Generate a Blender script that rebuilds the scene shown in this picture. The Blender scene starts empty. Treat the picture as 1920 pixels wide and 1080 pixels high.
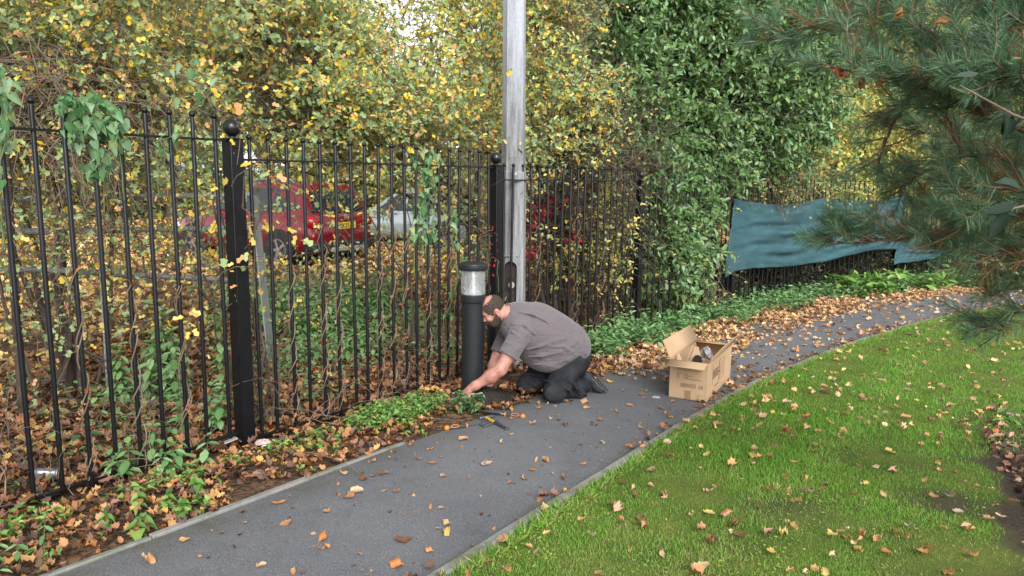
import bpy, math, random
import numpy as np
from mathutils import Vector, Matrix
random.seed(7)
rng = np.random.default_rng(7)
S = bpy.context.scene
C = S.collection
PI = math.pi
R = math.radians
# ------------------------------------------------------------------ camera
EZ = 1.62                        # eye height above the ground at the camera
FPX, TH, RO = 1367.0, 0.150, 0.013
cd = bpy.data.cameras.new('camera')
cam = bpy.data.objects.new('camera', cd); C.objects.link(cam)
cd.sensor_width = 36.0
cd.lens = FPX / 1920 * 36
cd.clip_start = 0.05; cd.clip_end = 600
cam.location = (0, 0, EZ)
cam.rotation_euler = (Matrix.Rotation(PI/2 - TH, 3, 'X') @ Matrix.Rotation(RO, 3, 'Z')).to_euler()
S.camera = cam
# ------------------------------------------------------------------ sky, sun, exposure
SUN_EL, SUN_AZ = 36.0, 163.0      # degrees; azimuth from +Y (ahead of the camera) clockwise
w = bpy.data.worlds.new('World'); S.world = w; w.use_nodes = True
nt = w.node_tree; nt.nodes.clear()
sky = nt.nodes.new('ShaderNodeTexSky'); sky.sky_type = 'NISHITA'; sky.sun_disc = False
sky.sun_elevation = R(SUN_EL); sky.sun_rotation = R(SUN_AZ); sky.dust_density = 1; sky.air_density = 1.0
hs = nt.nodes.new('ShaderNodeHueSaturation'); hs.inputs['Saturation'].default_value = 0.16
bg = nt.nodes.new('ShaderNodeBackground'); bg.inputs['Strength'].default_value = 0.10
wo = nt.nodes.new('ShaderNodeOutputWorld')
nt.links.new(sky.outputs[0], hs.inputs['Color']); nt.links.new(hs.outputs[0], bg.inputs['Color']); nt.links.new(bg.outputs[0], wo.inputs[0])
ld = bpy.data.lights.new('sun', 'SUN'); ld.energy = 1.5; ld.angle = R(36); ld.color = (.96, .98, 1.0)
sun = bpy.data.objects.new('sun', ld); C.objects.link(sun)
az, el = R(SUN_AZ), R(SUN_EL)
sd = Vector((math.sin(az)*math.cos(el), math.cos(az)*math.cos(el), math.sin(el)))
sun.rotation_euler = sd.to_track_quat('Z', 'Y').to_euler(); sun.location = (0, 0, 20)
S.view_settings.view_transform = 'Standard'; S.view_settings.look = 'None'
S.view_settings.exposure = 1.58; S.view_settings.gamma = 1
try:
    S.cycles.use_denoising = True
    S.cycles.max_bounces = 8; S.cycles.diffuse_bounces = 4; S.cycles.glossy_bounces = 3
    S.cycles.transmission_bounces = 6; S.cycles.transparent_max_bounces = 8
except Exception: pass

# ------------------------------------------------------------------ places
def ray(u, v):
    u -= 960; v -= 540; c, s = math.cos(RO), math.sin(RO)
    a = (c*u + s*v)/FPX; b = (-s*u + c*v)/FPX
    return np.array([a, math.cos(TH) - b*math.sin(TH), -math.sin(TH) - b*math.cos(TH)])
UP = np.array([0, 0, EZ])
def G(X, Y):                      # ground height in the world: falls gently along the fence, then levels
    s = (X + 1.735)*.56 + (Y - 4.6)*.829
    s = np.maximum(s, -8)
    z = EZ - 1.72 - .041*np.where(s > 4.5, 4.5 + 1.5*(1 - np.exp(-np.maximum(s - 4.5, 0)/1.5)), s)
    q = -((X + 1.735)*.829 - (Y - 4.6)*.56); t = np.clip((q - 1)/3, 0, 1); t = t*t*(3 - 2*t)      # behind the railing the car park stays level
    return z*(1 - t) + (EZ - 1.73)*t
def dip(X, Y):                    # the earth sinks a little along the foot of the railing
    return .045*np.exp(-(((X + 1.735)*.829 - (Y - 4.6)*.56)/.28)**2)*(Y < 9)
def at(u, v, Y): r = ray(u, v); return r*Y/r[1] + UP
def gp(u, v, dz=0.0):
    r = ray(u, v); z = -1.7
    for i in range(60):
        p = r*z/r[2]; z = float(G(p[0], p[1])) - EZ + dz
    return r*z/r[2] + UP
# ------------------------------------------------------------------ object helpers
WL = {}
def tag(o, label=None, cat=None, group=None, kind=None):
    if label: o['label'] = label
    if cat: o['category'] = cat
    if group: o['group'] = group
    if kind: o['kind'] = kind
    return o
def empty(name, loc, label=None, cat=None, group=None, rz=0):
    o = bpy.data.objects.new(name, None); C.objects.link(o); o.location = loc; o.rotation_euler = (0, 0, rz)
    o.empty_display_size = .1
    WL[o.name] = np.array(loc, float)
    return tag(o, label, cat, group)
def newmesh(name, V, F, smooth=None, rnd=None):
    """V (n,3); F list of index lists or an array (m,k)"""
    me = bpy.data.meshes.new(name)
    V = np.asarray(V, np.float32)
    if isinstance(F, np.ndarray):
        m, k = F.shape
        me.vertices.add(len(V)); me.vertices.foreach_set('co', V.ravel())
        me.loops.add(m*k); me.loops.foreach_set('vertex_index', F.astype(np.int32).ravel())
        me.polygons.add(m); me.polygons.foreach_set('loop_start', np.arange(0, m*k, k, dtype=np.int32))
        try: me.polygons.foreach_set('loop_total', np.full(m, k, np.int32))
        except Exception: pass
        me.update(calc_edges=True)
    else:
        me.from_pydata(V.tolist(), [], F)
    if rnd is not None:
        a = me.attributes.new('rnd', 'FLOAT', 'FACE'); a.data.foreach_set('value', np.asarray(rnd, np.float32))
    if smooth is not None:
        me.polygons.foreach_set('use_smooth', np.ones(len(me.polygons), bool))
        if smooth < 179: me.set_sharp_from_angle(angle=R(smooth))
    me.update()
    return me
def obj(name, me, mat, parent=None, local=False, bevel=0, loc=None):
    """me: mesh with world coordinates unless local; origin goes to the parent's base (or loc)"""
    if isinstance(me, MB): me = me.mesh(name)
    o = bpy.data.objects.new(name, me); C.objects.link(o)
    base = np.array(loc, float) if loc is not None else (WL[parent.name] if parent is not None else None)
    if not local and base is not None and len(me.vertices):
        co = np.empty(len(me.vertices)*3, np.float32); me.vertices.foreach_get('co', co)
        co = co.reshape(-1, 3) - base.astype(np.float32); me.vertices.foreach_set('co', co.ravel()); me.update()
    if parent is not None:
        o.parent = parent
        if not local and loc is not None: o.location = base - WL[parent.name]
        WL[o.name] = base if base is not None else WL[parent.name]
        if not local and loc is None: WL[o.name] = WL[parent.name]
    else:
        if base is not None: o.location = base; WL[o.name] = base
        else: WL[o.name] = np.zeros(3)
    for m in (mat if isinstance(mat, (list, tuple)) else [mat]): me.materials.append(m)
    if bevel:
        b = o.modifiers.new('bevel', 'BEVEL'); b.width = bevel; b.segments = 2; b.limit_method = 'ANGLE'; b.angle_limit = R(40)
    return o
def frame(d, up=(0, 0, 1)):
    d = np.asarray(d, float); d = d/np.linalg.norm(d)
    u = np.asarray(up, float)
    if abs(d @ u) > .97: u = np.array([1., 0, 0])
    x = np.cross(u, d); x /= np.linalg.norm(x)
    return x, np.cross(d, x), d
class MB:
    def __init__(s): s.v = []; s.f = []; s.m = []; s.mi = 0; s.sm = 40
    def add(s, V, F):
        n = len(s.v); s.v += [tuple(map(float, p)) for p in V]; s.f += [[i + n for i in f] for f in F]; s.m += [s.mi]*len(F); return s
    def box(s, c, size, ax=None):
        """c centre, size, ax = 3 axes rows"""
        ax = np.eye(3) if ax is None else np.array(ax, float); c = np.array(c, float)
        V = []
        for k in (-.5, .5):
            for j in (-.5, .5):
                for i in (-.5, .5): V.append(c + ax[0]*i*size[0] + ax[1]*j*size[1] + ax[2]*k*size[2])
        return s.add(V, [[0,2,3,1],[4,5,7,6],[0,1,5,4],[2,6,7,3],[0,4,6,2],[1,3,7,5]])
    def bar(s, a, b, wx, wy, up=(0, 0, 1)):
        a = np.array(a, float); b = np.array(b, float); x, y, z = frame(b - a, up)
        return s.box((a + b)/2, (wx, wy, np.linalg.norm(b - a)), (x, y, z))
    def tube(s, P, r, n=10, caps=True, up=(0, 0, 1), flat=1.0):
        P = [np.array(p, float) for p in P]; r = [r]*len(P) if np.isscalar(r) else r
        V = []; px = None
        for i, p in enumerate(P):
            d = P[min(i+1, len(P)-1)] - P[max(i-1, 0)]
            x, y, z = frame(d, up)
            if px is not None:
                x = px - z*(px @ z); nx = np.linalg.norm(x); x = x/nx if nx > 1e-6 else px; y = np.cross(z, x)
            px = x
            for k in range(n):
                a = 2*PI*k/n; V.append(p + (x*math.cos(a) + y*math.sin(a)*flat)*r[i])
        F = [[i*n + k, i*n + (k+1) % n, (i+1)*n + (k+1) % n, (i+1)*n + k] for i in range(len(P)-1) for k in range(n)]
        if caps: F += [list(range(n))[::-1], [(len(P)-1)*n + k for k in range(n)]]
        return s.add(V, F)
    def lathe(s, c, prof, n=24, ax=None):
        """prof [(r,z)...] along axis"""
        c = np.array(c, float); ax = np.eye(3) if ax is None else np.array(ax, float)
        V = [c + ax[0]*r*math.cos(2*PI*k/n) + ax[1]*r*math.sin(2*PI*k/n) + ax[2]*z for r, z in prof for k in range(n)]
        F = [[i*n + k, i*n + (k+1) % n, (i+1)*n + (k+1) % n, (i+1)*n + k] for i in range(len(prof)-1) for k in range(n)]
        F += [list(range(n))[::-1], [(len(prof)-1)*n + k for k in range(n)]]
        return s.add(V, F)
    def ball(s, c, r, n=16, m=10):
        return s.lathe(c, [(r*math.sin(PI*i/m) + 1e-5, -r*math.cos(PI*i/m)) for i in range(m+1)], n)
    def prism(s, pts, thick, o, x, y):
        """outline pts (2D) in plane o + a*x + b*y, extruded by thick along x cross y"""
        o, x, y = (np.array(q, float) for q in (o, x, y)); z = np.cross(x, y); z /= np.linalg.norm(z); n = len(pts)
        V = [o + x*a + y*b for a, b in pts] + [o + x*a + y*b + z*thick for a, b in pts]
        return s.add(V, [list(range(n))[::-1], list(range(n, 2*n))] + [[i, (i+1) % n, n + (i+1) % n, n + i] for i in range(n)])
    def mesh(s, name, smooth=None):
        me = newmesh(name, s.v, s.f, s.sm if smooth is None else smooth)
        if any(s.m): me.polygons.foreach_set('material_index', s.m)
        return me
# ------------------------------------------------------------------ numpy scatter helpers
TEMPL = {
 'oval': ([(0,0,0),(-.24,.3,.07),(-.22,.68,.07),(0,1,-.05),(.22,.68,.07),(.24,.3,.07)], [[0,3,2,1],[0,5,4,3]]),
 'slim': ([(0,0,0),(-.15,.3,.04),(-.14,.66,.04),(0,1,-.12),(.14,.66,.04),(.15,.3,.04)], [[0,3,2,1],[0,5,4,3]]),
 'lobed': ([(0,0,0),(-.36,.22,.08),(-.2,.46,.03),(-.34,.8,.1),(0,1,-.05),(.34,.8,.1),(.2,.46,.03),(.36,.22,.08)], [[0,4,3,2,1],[0,7,6,5,4]]),
 'heart': ([(0,.06,0),(-.2,-.1,.06),(-.40,.1,.16),(-.28,.5,.12),(0,1,-.25),(.28,.5,.12),(.40,.1,.16),(.2,-.1,.06)], [[0,4,3,2,1],[0,7,6,5,4]]),
 'maple': ([(0,0,0),(-.24,.02,.1),(-.34,.2,.12),(-.46,.42,.18),(-.33,.52,.09),(-.3,.78,.14),(-.15,.8,.04),(0,.98,.1),(.15,.8,.04),(.3,.78,.14),(.33,.52,.09),(.46,.42,.18),(.34,.2,.12),(.24,.02,.1)],
           [[0,7,6,5,4,3,2,1],[0,13,12,11,10,9,8,7]]),
 'needle': ([(-.0075,0,0),(.0075,0,0),(.006,.6,.0),(0,1,-.02),(-.006,.6,0)], [[0,1,2,3,4]]),
}
def unit(a): return a/np.maximum(np.linalg.norm(a, axis=-1, keepdims=True), 1e-9)
def scatter_mesh(name, T, pos, d, size, nrm=None, rnd=None, curl=None, wvar=.35):
    tv, tf = TEMPL[T]; tv = np.array(tv); tf = np.array(tf); n = len(pos); k = len(tv)
    d = unit(d)
    if nrm is None: nrm = rng.normal(size=(n, 3))
    x = unit(np.cross(nrm, d)); z = np.cross(d, x)
    if rnd is None: rnd = rng.random(n)
    size = np.broadcast_to(size, (n,))
    t = np.broadcast_to(tv, (n, k, 3)).copy()
    if curl is not None: t[:, :, 2] = t[:, :, 2]*curl[:, None]*2.2 + curl[:, None]*.5*(t[:, :, 1] - .5)**2
    if wvar and T not in ('needle', 'blade'): t[:, :, 0] *= (1 - wvar + wvar*1.3*rng.random(n))[:, None]; t[:, :, 2] += (wvar*.35*rng.normal(size=n))[:, None]*(t[:, :, 1] - .5)**2*2
    V = pos[:, None] + size[:, None, None]*(t[:, :, 0:1]*x[:, None] + t[:, :, 1:2]*d[:, None] + t[:, :, 2:3]*z[:, None])
    F = (tf[None] + (np.arange(n)*k)[:, None, None]).reshape(-1, tf.shape[1])
    return newmesh(name, V.reshape(-1, 3), F, None, np.repeat(rnd, len(tf)))
def polys_mesh(name, P, r0, r1, sides=4):
    """P (n,m,3) polylines -> tubes"""
    n, m, _ = P.shape
    d = np.gradient(P, axis=1); d = unit(d)
    ref = np.broadcast_to(np.array([.31, .27, .91]), d.shape); x = unit(np.cross(ref, d)); y = np.cross(d, x)
    t = np.linspace(0, 1, m)[None, :, None, None]
    r0 = np.broadcast_to(r0, (n,))[:, None, None, None]; r1 = np.broadcast_to(r1, (n,))[:, None, None, None]
    r = r0 + (r1 - r0)*t
    a = np.arange(sides)*2*PI/sides
    V = P[:, :, None] + r*(x[:, :, None]*np.cos(a)[None, None, :, None] + y[:, :, None]*np.sin(a)[None, None, :, None])
    b = np.arange(n)[:, None, None]*m*sides + np.arange(m-1)[None, :, None]*sides
    k = np.arange(sides)[None, None, :]; k2 = (k+1) % sides
    F = np.stack([b+k, b+k2, b+sides+k2, b+sides+k], -1).reshape(-1, 4)
    return newmesh(name, V.reshape(-1, 3), F, 180)
def grow(start, d, length, m=7, up=.0, droop=0., wob=.25):
    """polylines growing from start (n,3) along d; up>0 bends up, droop bends down towards the tip"""
    n = len(start); P = np.empty((n, m, 3)); P[:, 0] = start; d = unit(d.copy()); L = np.broadcast_to(length, (n,))[:, None]/(m-1)
    for i in range(1, m):
        d = unit(d + rng.normal(size=(n, 3))*wob + np.array([0, 0, up - droop*i/m]))
        P[:, i] = P[:, i-1] + d*L
    return P
def along(P, per, t0=.15):
    """points and directions spread along polylines"""
    n, m, _ = P.shape
    t = (t0 + (1 - t0)*rng.random((n, per)))*(m - 1.001); i = t.astype(int); f = (t - i)[..., None]
    a = np.take_along_axis(P, i[..., None].repeat(3, -1), 1); b = np.take_along_axis(P, (i+1)[..., None].repeat(3, -1), 1)
    return (a*(1-f) + b*f).reshape(-1, 3), unit(b - a).reshape(-1, 3)
def ell(u, v, Y, ru, rv, ry): return (at(u, v, Y), (ru*Y/FPX, ry, rv*Y/FPX))
def in_ells(E, n):
    """n points in a list of ellipsoids weighted by volume; returns points and outward directions"""
    vol = np.array([e[1][0]*e[1][1]*e[1][2]*(e[2] if len(e) > 2 else 1) for e in E]); idx = rng.choice(len(E), n, p=vol/vol.sum())
    u = unit(rng.normal(size=(n, 3)))*(rng.random((n, 1))**(1/2.4))
    c = np.array([e[0] for e in E])[idx]; r = np.array([e[1] for e in E])[idx]
    return c + u*r, unit(u/r + 1e-6)
_ph = rng.random((6, 3))*6.28; _fr = rng.normal(size=(6, 3))
def lump(p, f=1.6):
    """smooth noise in about -1..1, for gaps and clumps"""
    return sum(np.sin(p @ (_fr[i]*f) + _ph[i, 0])*np.sin(p @ (_fr[(i+2) % 6][[1, 2, 0]]*f*1.7) + _ph[i, 1]) for i in range(4))/1.6
# ------------------------------------------------------------------ materials
MT = {}
def mat(name, col=(.5, .5, .5), rough=.7, metal=0, spec=.5, **k):
    m = bpy.data.materials.new(name); m.use_nodes = True; b = m.node_tree.nodes['Principled BSDF']
    b.inputs['Base Color'].default_value = (*col, 1); b.inputs['Roughness'].default_value = rough; b.inputs['Metallic'].default_value = metal
    b.inputs['Specular IOR Level'].default_value = spec
    for a, v in k.items(): b.inputs[a.replace('_', ' ')].default_value = v
    MT[name] = m; return m
def N(m, t, **k):
    n = m.node_tree.nodes.new(t)
    for a, v in k.items():
        if hasattr(n, a): setattr(n, a, v)
        else: n.inputs[a.replace('_', ' ')].default_value = v
    return n
def Lk(m, a, b): m.node_tree.links.new(a, b)
def BS(m): return m.node_tree.nodes['Principled BSDF']
def ramp(m, fac, stops, interp='LINEAR'):
    r = N(m, 'ShaderNodeValToRGB'); e = r.color_ramp.elements; r.color_ramp.interpolation = interp
    while len(e) < len(stops): e.new(.5)
    for x, (p, c) in zip(e, stops): x.position = p; x.color = (*c, 1) if len(c) == 3 else c
    Lk(m, fac, r.inputs[0]); return r.outputs[0]
def coord(m): return N(m, 'ShaderNodeTexCoord').outputs['Object']
def noise(m, scale, detail=4, rough=.6, vec=None, stretch=None):
    v = vec if vec is not None else coord(m)
    if stretch:
        mp = N(m, 'ShaderNodeMapping'); mp.inputs['Scale'].default_value = stretch; Lk(m, v, mp.inputs[0]); v = mp.outputs[0]
    n = N(m, 'ShaderNodeTexNoise', Scale=scale, Detail=detail, Roughness=rough); Lk(m, v, n.inputs['Vector']); return n.outputs['Fac']
def mix(m, f, a, b, mode='MIX'):
    n = N(m, 'ShaderNodeMix', data_type='RGBA', blend_type=mode)
    for s, x in ((n.inputs[0], f), (n.inputs[6], a), (n.inputs[7], b)):
        if hasattr(x, 'links'): Lk(m, x, s)
        elif np.isscalar(x): s.default_value = x
        else: s.default_value = (*x, 1)
    return n.outputs[2]
def bump(m, h, strength=.3, dist=.01):
    b = N(m, 'ShaderNodeBump', Strength=strength, Distance=dist); Lk(m, h, b.inputs['Height']); Lk(m, b.outputs[0], BS(m).inputs['Normal'])
def noisy(name, c1, c2, scale=8, rough=.7, bmp=.3, dist=.01, metal=0, spec=.4, stretch=None, c3=None, detail=5):
    m = mat(name, c1, rough, metal, spec); n = noise(m, scale, detail, .65, stretch=stretch)
    st = [(.3, c1), (.7, c2)] if c3 is None else [(.28, c1), (.5, c2), (.72, c3)]
    Lk(m, ramp(m, n, st), BS(m).inputs['Base Color'])
    if bmp: bump(m, n, bmp, dist)
    return m
def leafmat(name, stops, rough=.5, trans=.35, spec=.35, spots=None, under=None, const=True):
    """per-leaf colour from the leaf's own random number"""
    m = mat(name, (.1, .2, .05), rough, 0, spec); a = N(m, 'ShaderNodeAttribute', attribute_name='rnd')
    n = len(stops); c = ramp(m, a.outputs['Fac'], [(i/n, s) for i, s in enumerate(stops)], 'CONSTANT' if const else 'LINEAR')
    nn = noise(m, 60 if spots is None else spots, 2, .5)
    c = mix(m, .25, c, ramp(m, nn, [(.35, (.55, .5, .45)), (.6, (1, 1, 1))]), 'MULTIPLY')
    if under is not None: g = N(m, 'ShaderNodeNewGeometry'); c = mix(m, g.outputs['Backfacing'], c, mix(m, under, c, (.55, .44, .33)))
    Lk(m, c, BS(m).inputs['Base Color'])
    tr = N(m, 'ShaderNodeBsdfTranslucent'); Lk(m, c, tr.inputs[0])
    ms = N(m, 'ShaderNodeMixShader'); ms.inputs[0].default_value = trans
    out = m.node_tree.nodes['Material Output']
    Lk(m, BS(m).outputs[0], ms.inputs[1]); Lk(m, tr.outputs[0], ms.inputs[2]); Lk(m, ms.outputs[0], out.inputs[0])
    return m
def objrand_leafmat(name, stops):
    m = leafmat(name, stops, .55, .2, under=.35); a = [n for n in m.node_tree.nodes if n.type == 'ATTRIBUTE'][0]
    oi = N(m, 'ShaderNodeObjectInfo')
    for l in list(a.outputs['Fac'].links): t = l.to_socket; Lk(m, oi.outputs['Random'], t)
    return m
M_black = noisy('black gloss paint', (.0035, .0035, .0045), (.008, .008, .010), 30, .36, .12, .002, spec=.32)
M_ball = mat('black enamel', (.01, .01, .012), .28)
n_ = noise(M_ball, 60); Lk(M_ball, ramp(M_ball, n_, [(.68, (.01, .01, .012)), (.75, (.35, .35, .36))]), BS(M_ball).inputs['Base Color'])
M_bark = noisy('brown bark', (.05, .035, .025), (.16, .12, .09), 14, .9, .8, .02, stretch=(3, 3, .6))
M_twig = noisy('grey brown twig', (.09, .06, .04), (.24, .18, .13), 9, .85, .2)
M_twigdark = noisy('dark twig', (.03, .02, .016), (.1, .07, .05), 9, .9, .2)
M_stem = noisy('green stem', (.08, .13, .04), (.16, .15, .07), 9, .7, 0)
M_steel = noisy('galvanised steel', (.30, .31, .32), (.47, .48, .49), 12, .5, .1, metal=.45)
M_rubber = noisy('rubber', (.012, .012, .013), (.03, .03, .03), 40, .7, .2, .003)
M_glass = mat('dark car glass', (.015, .02, .025), .08, 0, .8)
ORANGES = [(.30, .12, .04), (.46, .19, .06), (.16, .065, .035), (.42, .20, .08), (.10, .045, .03), (.24, .10, .06), (.50, .27, .10), (.34, .13, .04), (.18, .08, .05), (.50, .29, .06), (.08, .04, .03), (.38, .16, .07)]
ORANGES = [tuple(min(.75, x*1.2) for x in c) for c in ORANGES]
M_litter = leafmat('dead leaves', ORANGES, .6, .15, .3, under=.1)
M_dead = objrand_leafmat('fallen leaf', [(.50, .20, .06), (.58, .32, .14), (.33, .14, .06), (.62, .44, .26), (.22, .10, .05), (.58, .26, .09), (.62, .45, .12), (.42, .30, .22), (.44, .2, .09)])
# ================================================================== STRUCTURE
FD = np.array([.56, .829]); FN = np.array([.829, -.56])      # along the fence, and towards the path
def smoothline(P, step=.12):
    P = np.array(P, float); out = []
    Q = np.vstack([2*P[0] - P[1], P, 2*P[-1] - P[-2]])
    for i in range(1, len(Q)-2):
        n = max(2, int(np.linalg.norm(Q[i+1] - Q[i])/step))
        for k in range(n):
            t = k/n
            out.append(.5*((2*Q[i]) + (-Q[i-1] + Q[i+1])*t + (2*Q[i-1] - 5*Q[i] + 4*Q[i+1] - Q[i+2])*t*t + (-Q[i-1] + 3*Q[i] - 3*Q[i+1] + Q[i+2])*t**3))
    out.append(P[-1]); return np.array(out)
Lp = [(-4.75, -1.5), (-3.08, 1.0), (-1.87, 2.80), (-1.32, 3.62), (-.77, 4.46), (-.27, 5.15), (.25, 5.90), (.86, 6.75), (1.62, 7.75), (3.25, 9.75), (5.1, 11.45), (7.04, 12.8), (8.8, 13.5), (12, 14.2), (16, 14.6)]
Rp = [(-3.25, -1.5), (-1.58, 1.0), (-.305, 2.91), (.12, 3.55), (.52, 4.12), (1.32, 5.31), (2.12, 6.43), (2.68, 7.11), (3.75, 8.3), (4.95, 9.42), (6.15, 10.42), (7.5, 11.25), (9.3, 12.0), (12.5, 12.6), (16.5, 12.9)]
LE = smoothline(Lp); RE = smoothline(Rp)
def resamp(P, n):
    s = np.r_[0, np.cumsum(np.linalg.norm(np.diff(P, axis=0), axis=1))]; t = np.linspace(0, s[-1], n)
    return np.stack([np.interp(t, s, P[:, 0]), np.interp(t, s, P[:, 1])], 1)
def offs(P, d):
    t = unit(np.gradient(P, axis=0)); return P + np.stack([t[:, 1], -t[:, 0]], 1)*d       # +d to the right of travel
def strip(A, B, n, dz, crown=0, wob=0):
    """sheet between two plan curves, n columns, following the ground"""
    V = []; m = len(A)
    for j in range(n+1):
        t = j/n; P = A*(1-t) + B*t
        z = G(P[:, 0], P[:, 1]) + dz + crown*4*t*(1-t) + (np.sin(P[:, 0]*3.1 + P[:, 1]*1.3)*np.sin(P[:, 1]*2.3 - P[:, 0])*wob)
        V.append(np.c_[P, z])
    V = np.concatenate(V)
    F = [[j*m + i, (j+1)*m + i, (j+1)*m + i + 1, j*m + i + 1] for j in range(n) for i in range(m-1)]
    return V, np.array(F)
def noise2(X, Y, f=1., s=0):
    return (np.sin(X*f*2.1 + 1.3 + s)*np.sin(Y*f*1.7 + .4*s) + np.sin(X*f*4.3 - Y*f*3.1 + s)*.5 + np.sin(Y*f*5.7 + X*f*2.2 + 2 + s)*.35)/1.6
def hump(X, Y):
    """bank of earth behind the fence and soil heap round the lamp bollard"""
    s = -((X + 1.735)*FN[0] + (Y - 4.6)*FN[1])             # >0 behind the fence
    b = .05*np.clip((s - .1)/1.2, 0, 1)*(1 + .6*noise2(X, Y, 1.1))
    e = -.02*np.exp(-((s + .05)/.15)**2)
    return b + .012*noise2(X, Y, 3.) + e*0
# ground sheet, denser near the camera
gx = np.r_[-300, -200, -120, -80, -50, -35, -25, np.arange(-18, -6, .3), np.arange(-6, 3, .11), np.arange(3, 20.01, .3), 25, 35, 50, 80, 120, 200, 300]
gy = np.r_[-300, -150, -60, -20, -8, np.arange(-2, 1, .3), np.arange(1, 9.5, .11), np.arange(9.5, 26.01, .3), 30, 36, 45, 60, 80, 120, 200, 300]
GX, GY = np.meshgrid(gx, gy, indexing='ij')
GZ = G(GX, GY) + np.where((GX > -14) & (GX < 16) & (GY < 24), hump(GX, GY), 0)*(((GX + 1.735)*FN[0] + (GY - 4.6)*FN[1]) < -.02) - .015 - dip(GX, GY)
nY = len(gy); ii, jj = np.meshgrid(np.arange(len(gx)-1), np.arange(nY-1), indexing='ij'); b0 = (ii*nY + jj).ravel()
M_earth = mat('earth', (.1, .07, .05), .95, 0, .2)
n1 = noise(M_earth, 1.2, 6, .7); n2 = noise(M_earth, 26, 6, .75)
vor = N(M_earth, 'ShaderNodeTexVoronoi', Scale=17.0); Lk(M_earth, coord(M_earth), vor.inputs['Vector'])
lc = ramp(M_earth, vor.outputs['Color'], [(.1, (.10, .055, .03)), (.35, (.20, .11, .06)), (.55, (.28, .17, .08)), (.75, (.14, .075, .04)), (.95, (.30, .20, .11))])
Lk(M_earth, mix(M_earth, ramp(M_earth, n2, [(.46, (0, 0, 0)), (.56, (1, 1, 1))]), (.045, .032, .024), lc), BS(M_earth).inputs['Base Color'])
bump(M_earth, n2, .8, .03)
ground = obj('ground', newmesh('ground', np.c_[GX.ravel(), GY.ravel(), GZ.ravel()], np.stack([b0, b0+nY, b0+nY+1, b0+1], -1), 180), M_earth)
tag(ground, kind='structure')
# tarmac path
M_tar = mat('tarmac', (.1, .1, .1), .9, 0, .3)
n1 = noise(M_tar, 190, 3, .8); n2 = noise(M_tar, 1.6, 5, .6); n3 = noise(M_tar, 75, 4, .8)
c = ramp(M_tar, n1, [(.30, (.055, .056, .061)), (.47, (.112, .112, .116)), (.60, (.172, .172, .176)), (.72, (.40, .40, .40))])
c = mix(M_tar, 1.0, c, ramp(M_tar, n2, [(.3, (.86, .86, .88)), (.7, (1.1, 1.1, 1.1))]), 'MULTIPLY')
spk = N(M_tar, 'ShaderNodeTexVoronoi', Scale=95.0); Lk(M_tar, coord(M_tar), spk.inputs['Vector'])
c = mix(M_tar, ramp(M_tar, spk.outputs['Distance'], [(.10, (1, 1, 1)), (.16, (0, 0, 0))]), c, (.30, .29, .28))
ac = N(M_tar, 'ShaderNodeAttribute', attribute_name='across'); n4 = noise(M_tar, 3.5, 6, .7)
fe = ramp(M_tar, ac.outputs['Fac'], [(0, (1, 1, 1)), (.16, (.25, .25, .25)), (.3, (0, 0, 0)), (.84, (0, 0, 0)), (.93, (.25, .25, .25)), (1, (1, 1, 1))])
fe = mix(M_tar, 1., fe, ramp(M_tar, n4, [(.38, (0, 0, 0)), (.62, (1, 1, 1))]), 'MULTIPLY')
c = mix(M_tar, fe, c, mix(M_tar, 1., c, (.62, .60, .42), 'MULTIPLY')); c = mix(M_tar, 1., c, ramp(M_tar, n4, [(.30, (.80, .80, .79)), (.45, (1, 1, 1)), (.7, (1.04, 1.04, 1.04))]), 'MULTIPLY')
Lk(M_tar, c, BS(M_tar).inputs['Base Color']); bump(M_tar, n1, .5, .004)
NP = 220
LA, RA = resamp(LE, NP), resamp(RE, NP)
V, F = strip(LA, RA, 16, .006, .012)
pme = newmesh('path', V, F[:, ::-1], 180); a = pme.attributes.new('across', 'FLOAT', 'POINT'); a.data.foreach_set('value', np.repeat(np.linspace(0, 1, 17), NP).astype(np.float32)); tag(obj('path', pme, M_tar), kind='structure')
# moss stain is in the kerb material; kerbs are thin precast edgings laid end to end
M_kerb = noisy('concrete edging', (.13, .125, .11), (.24, .23, .21), 9, .9, .5, .006, c3=(.19, .185, .17))
nm = noise(M_kerb, 2.2, 5, .7); src = BS(M_kerb).inputs['Base Color'].links[0].from_socket
Lk(M_kerb, mix(M_kerb, ramp(M_kerb, nm, [(.52, (0, 0, 0)), (.68, (.75, .75, .75))]), src, (.10, .12, .035)), BS(M_kerb).inputs['Base Color'])
def kerb(E, d0, d1, top, name, ymax=99):
    mb = MB(); P = resamp(E, 420); P = P[P[:, 1] < ymax]; E = P; s = np.r_[0, np.cumsum(np.linalg.norm(np.diff(P, axis=0), axis=1))]
    A = offs(P, d0); B = offs(P, d1); i = 0
    while s[i] < s[-1] - (.1 if ymax < 90 else 1.0):
        j = int(np.searchsorted(s, s[i] + .915)); j = min(j, len(P)-1)
        tilt = random.uniform(-.004, .004); dz = random.uniform(-.004, .004)
        k = list(range(i, j+1)); gap = .006*unit(P[j] - P[i])
        V = []
        for q in k:
            a, b_ = A[q].copy(), B[q].copy()
            if q == k[-1]: a -= gap; b_ -= gap
            zt = float(G(*P[q])) + top + dz
            V += [(a[0], a[1], zt - .1), (a[0], a[1], zt + tilt), (b_[0], b_[1], zt - tilt), (b_[0], b_[1], zt - .1)]
        m = len(k); Fk = [[4*q + e, 4*q + (e+1) % 4, 4*q + 4 + (e+1) % 4, 4*q + 4 + e] for q in range(m-1) for e in range(4)] + [[3, 2, 1, 0], [4*m-4, 4*m-3, 4*m-2, 4*m-1]]
        mb.add(V, [f[::-1] for f in Fk]); i = j
    tag(obj(name, mb, M_kerb, bevel=.005), kind='structure')
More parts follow.
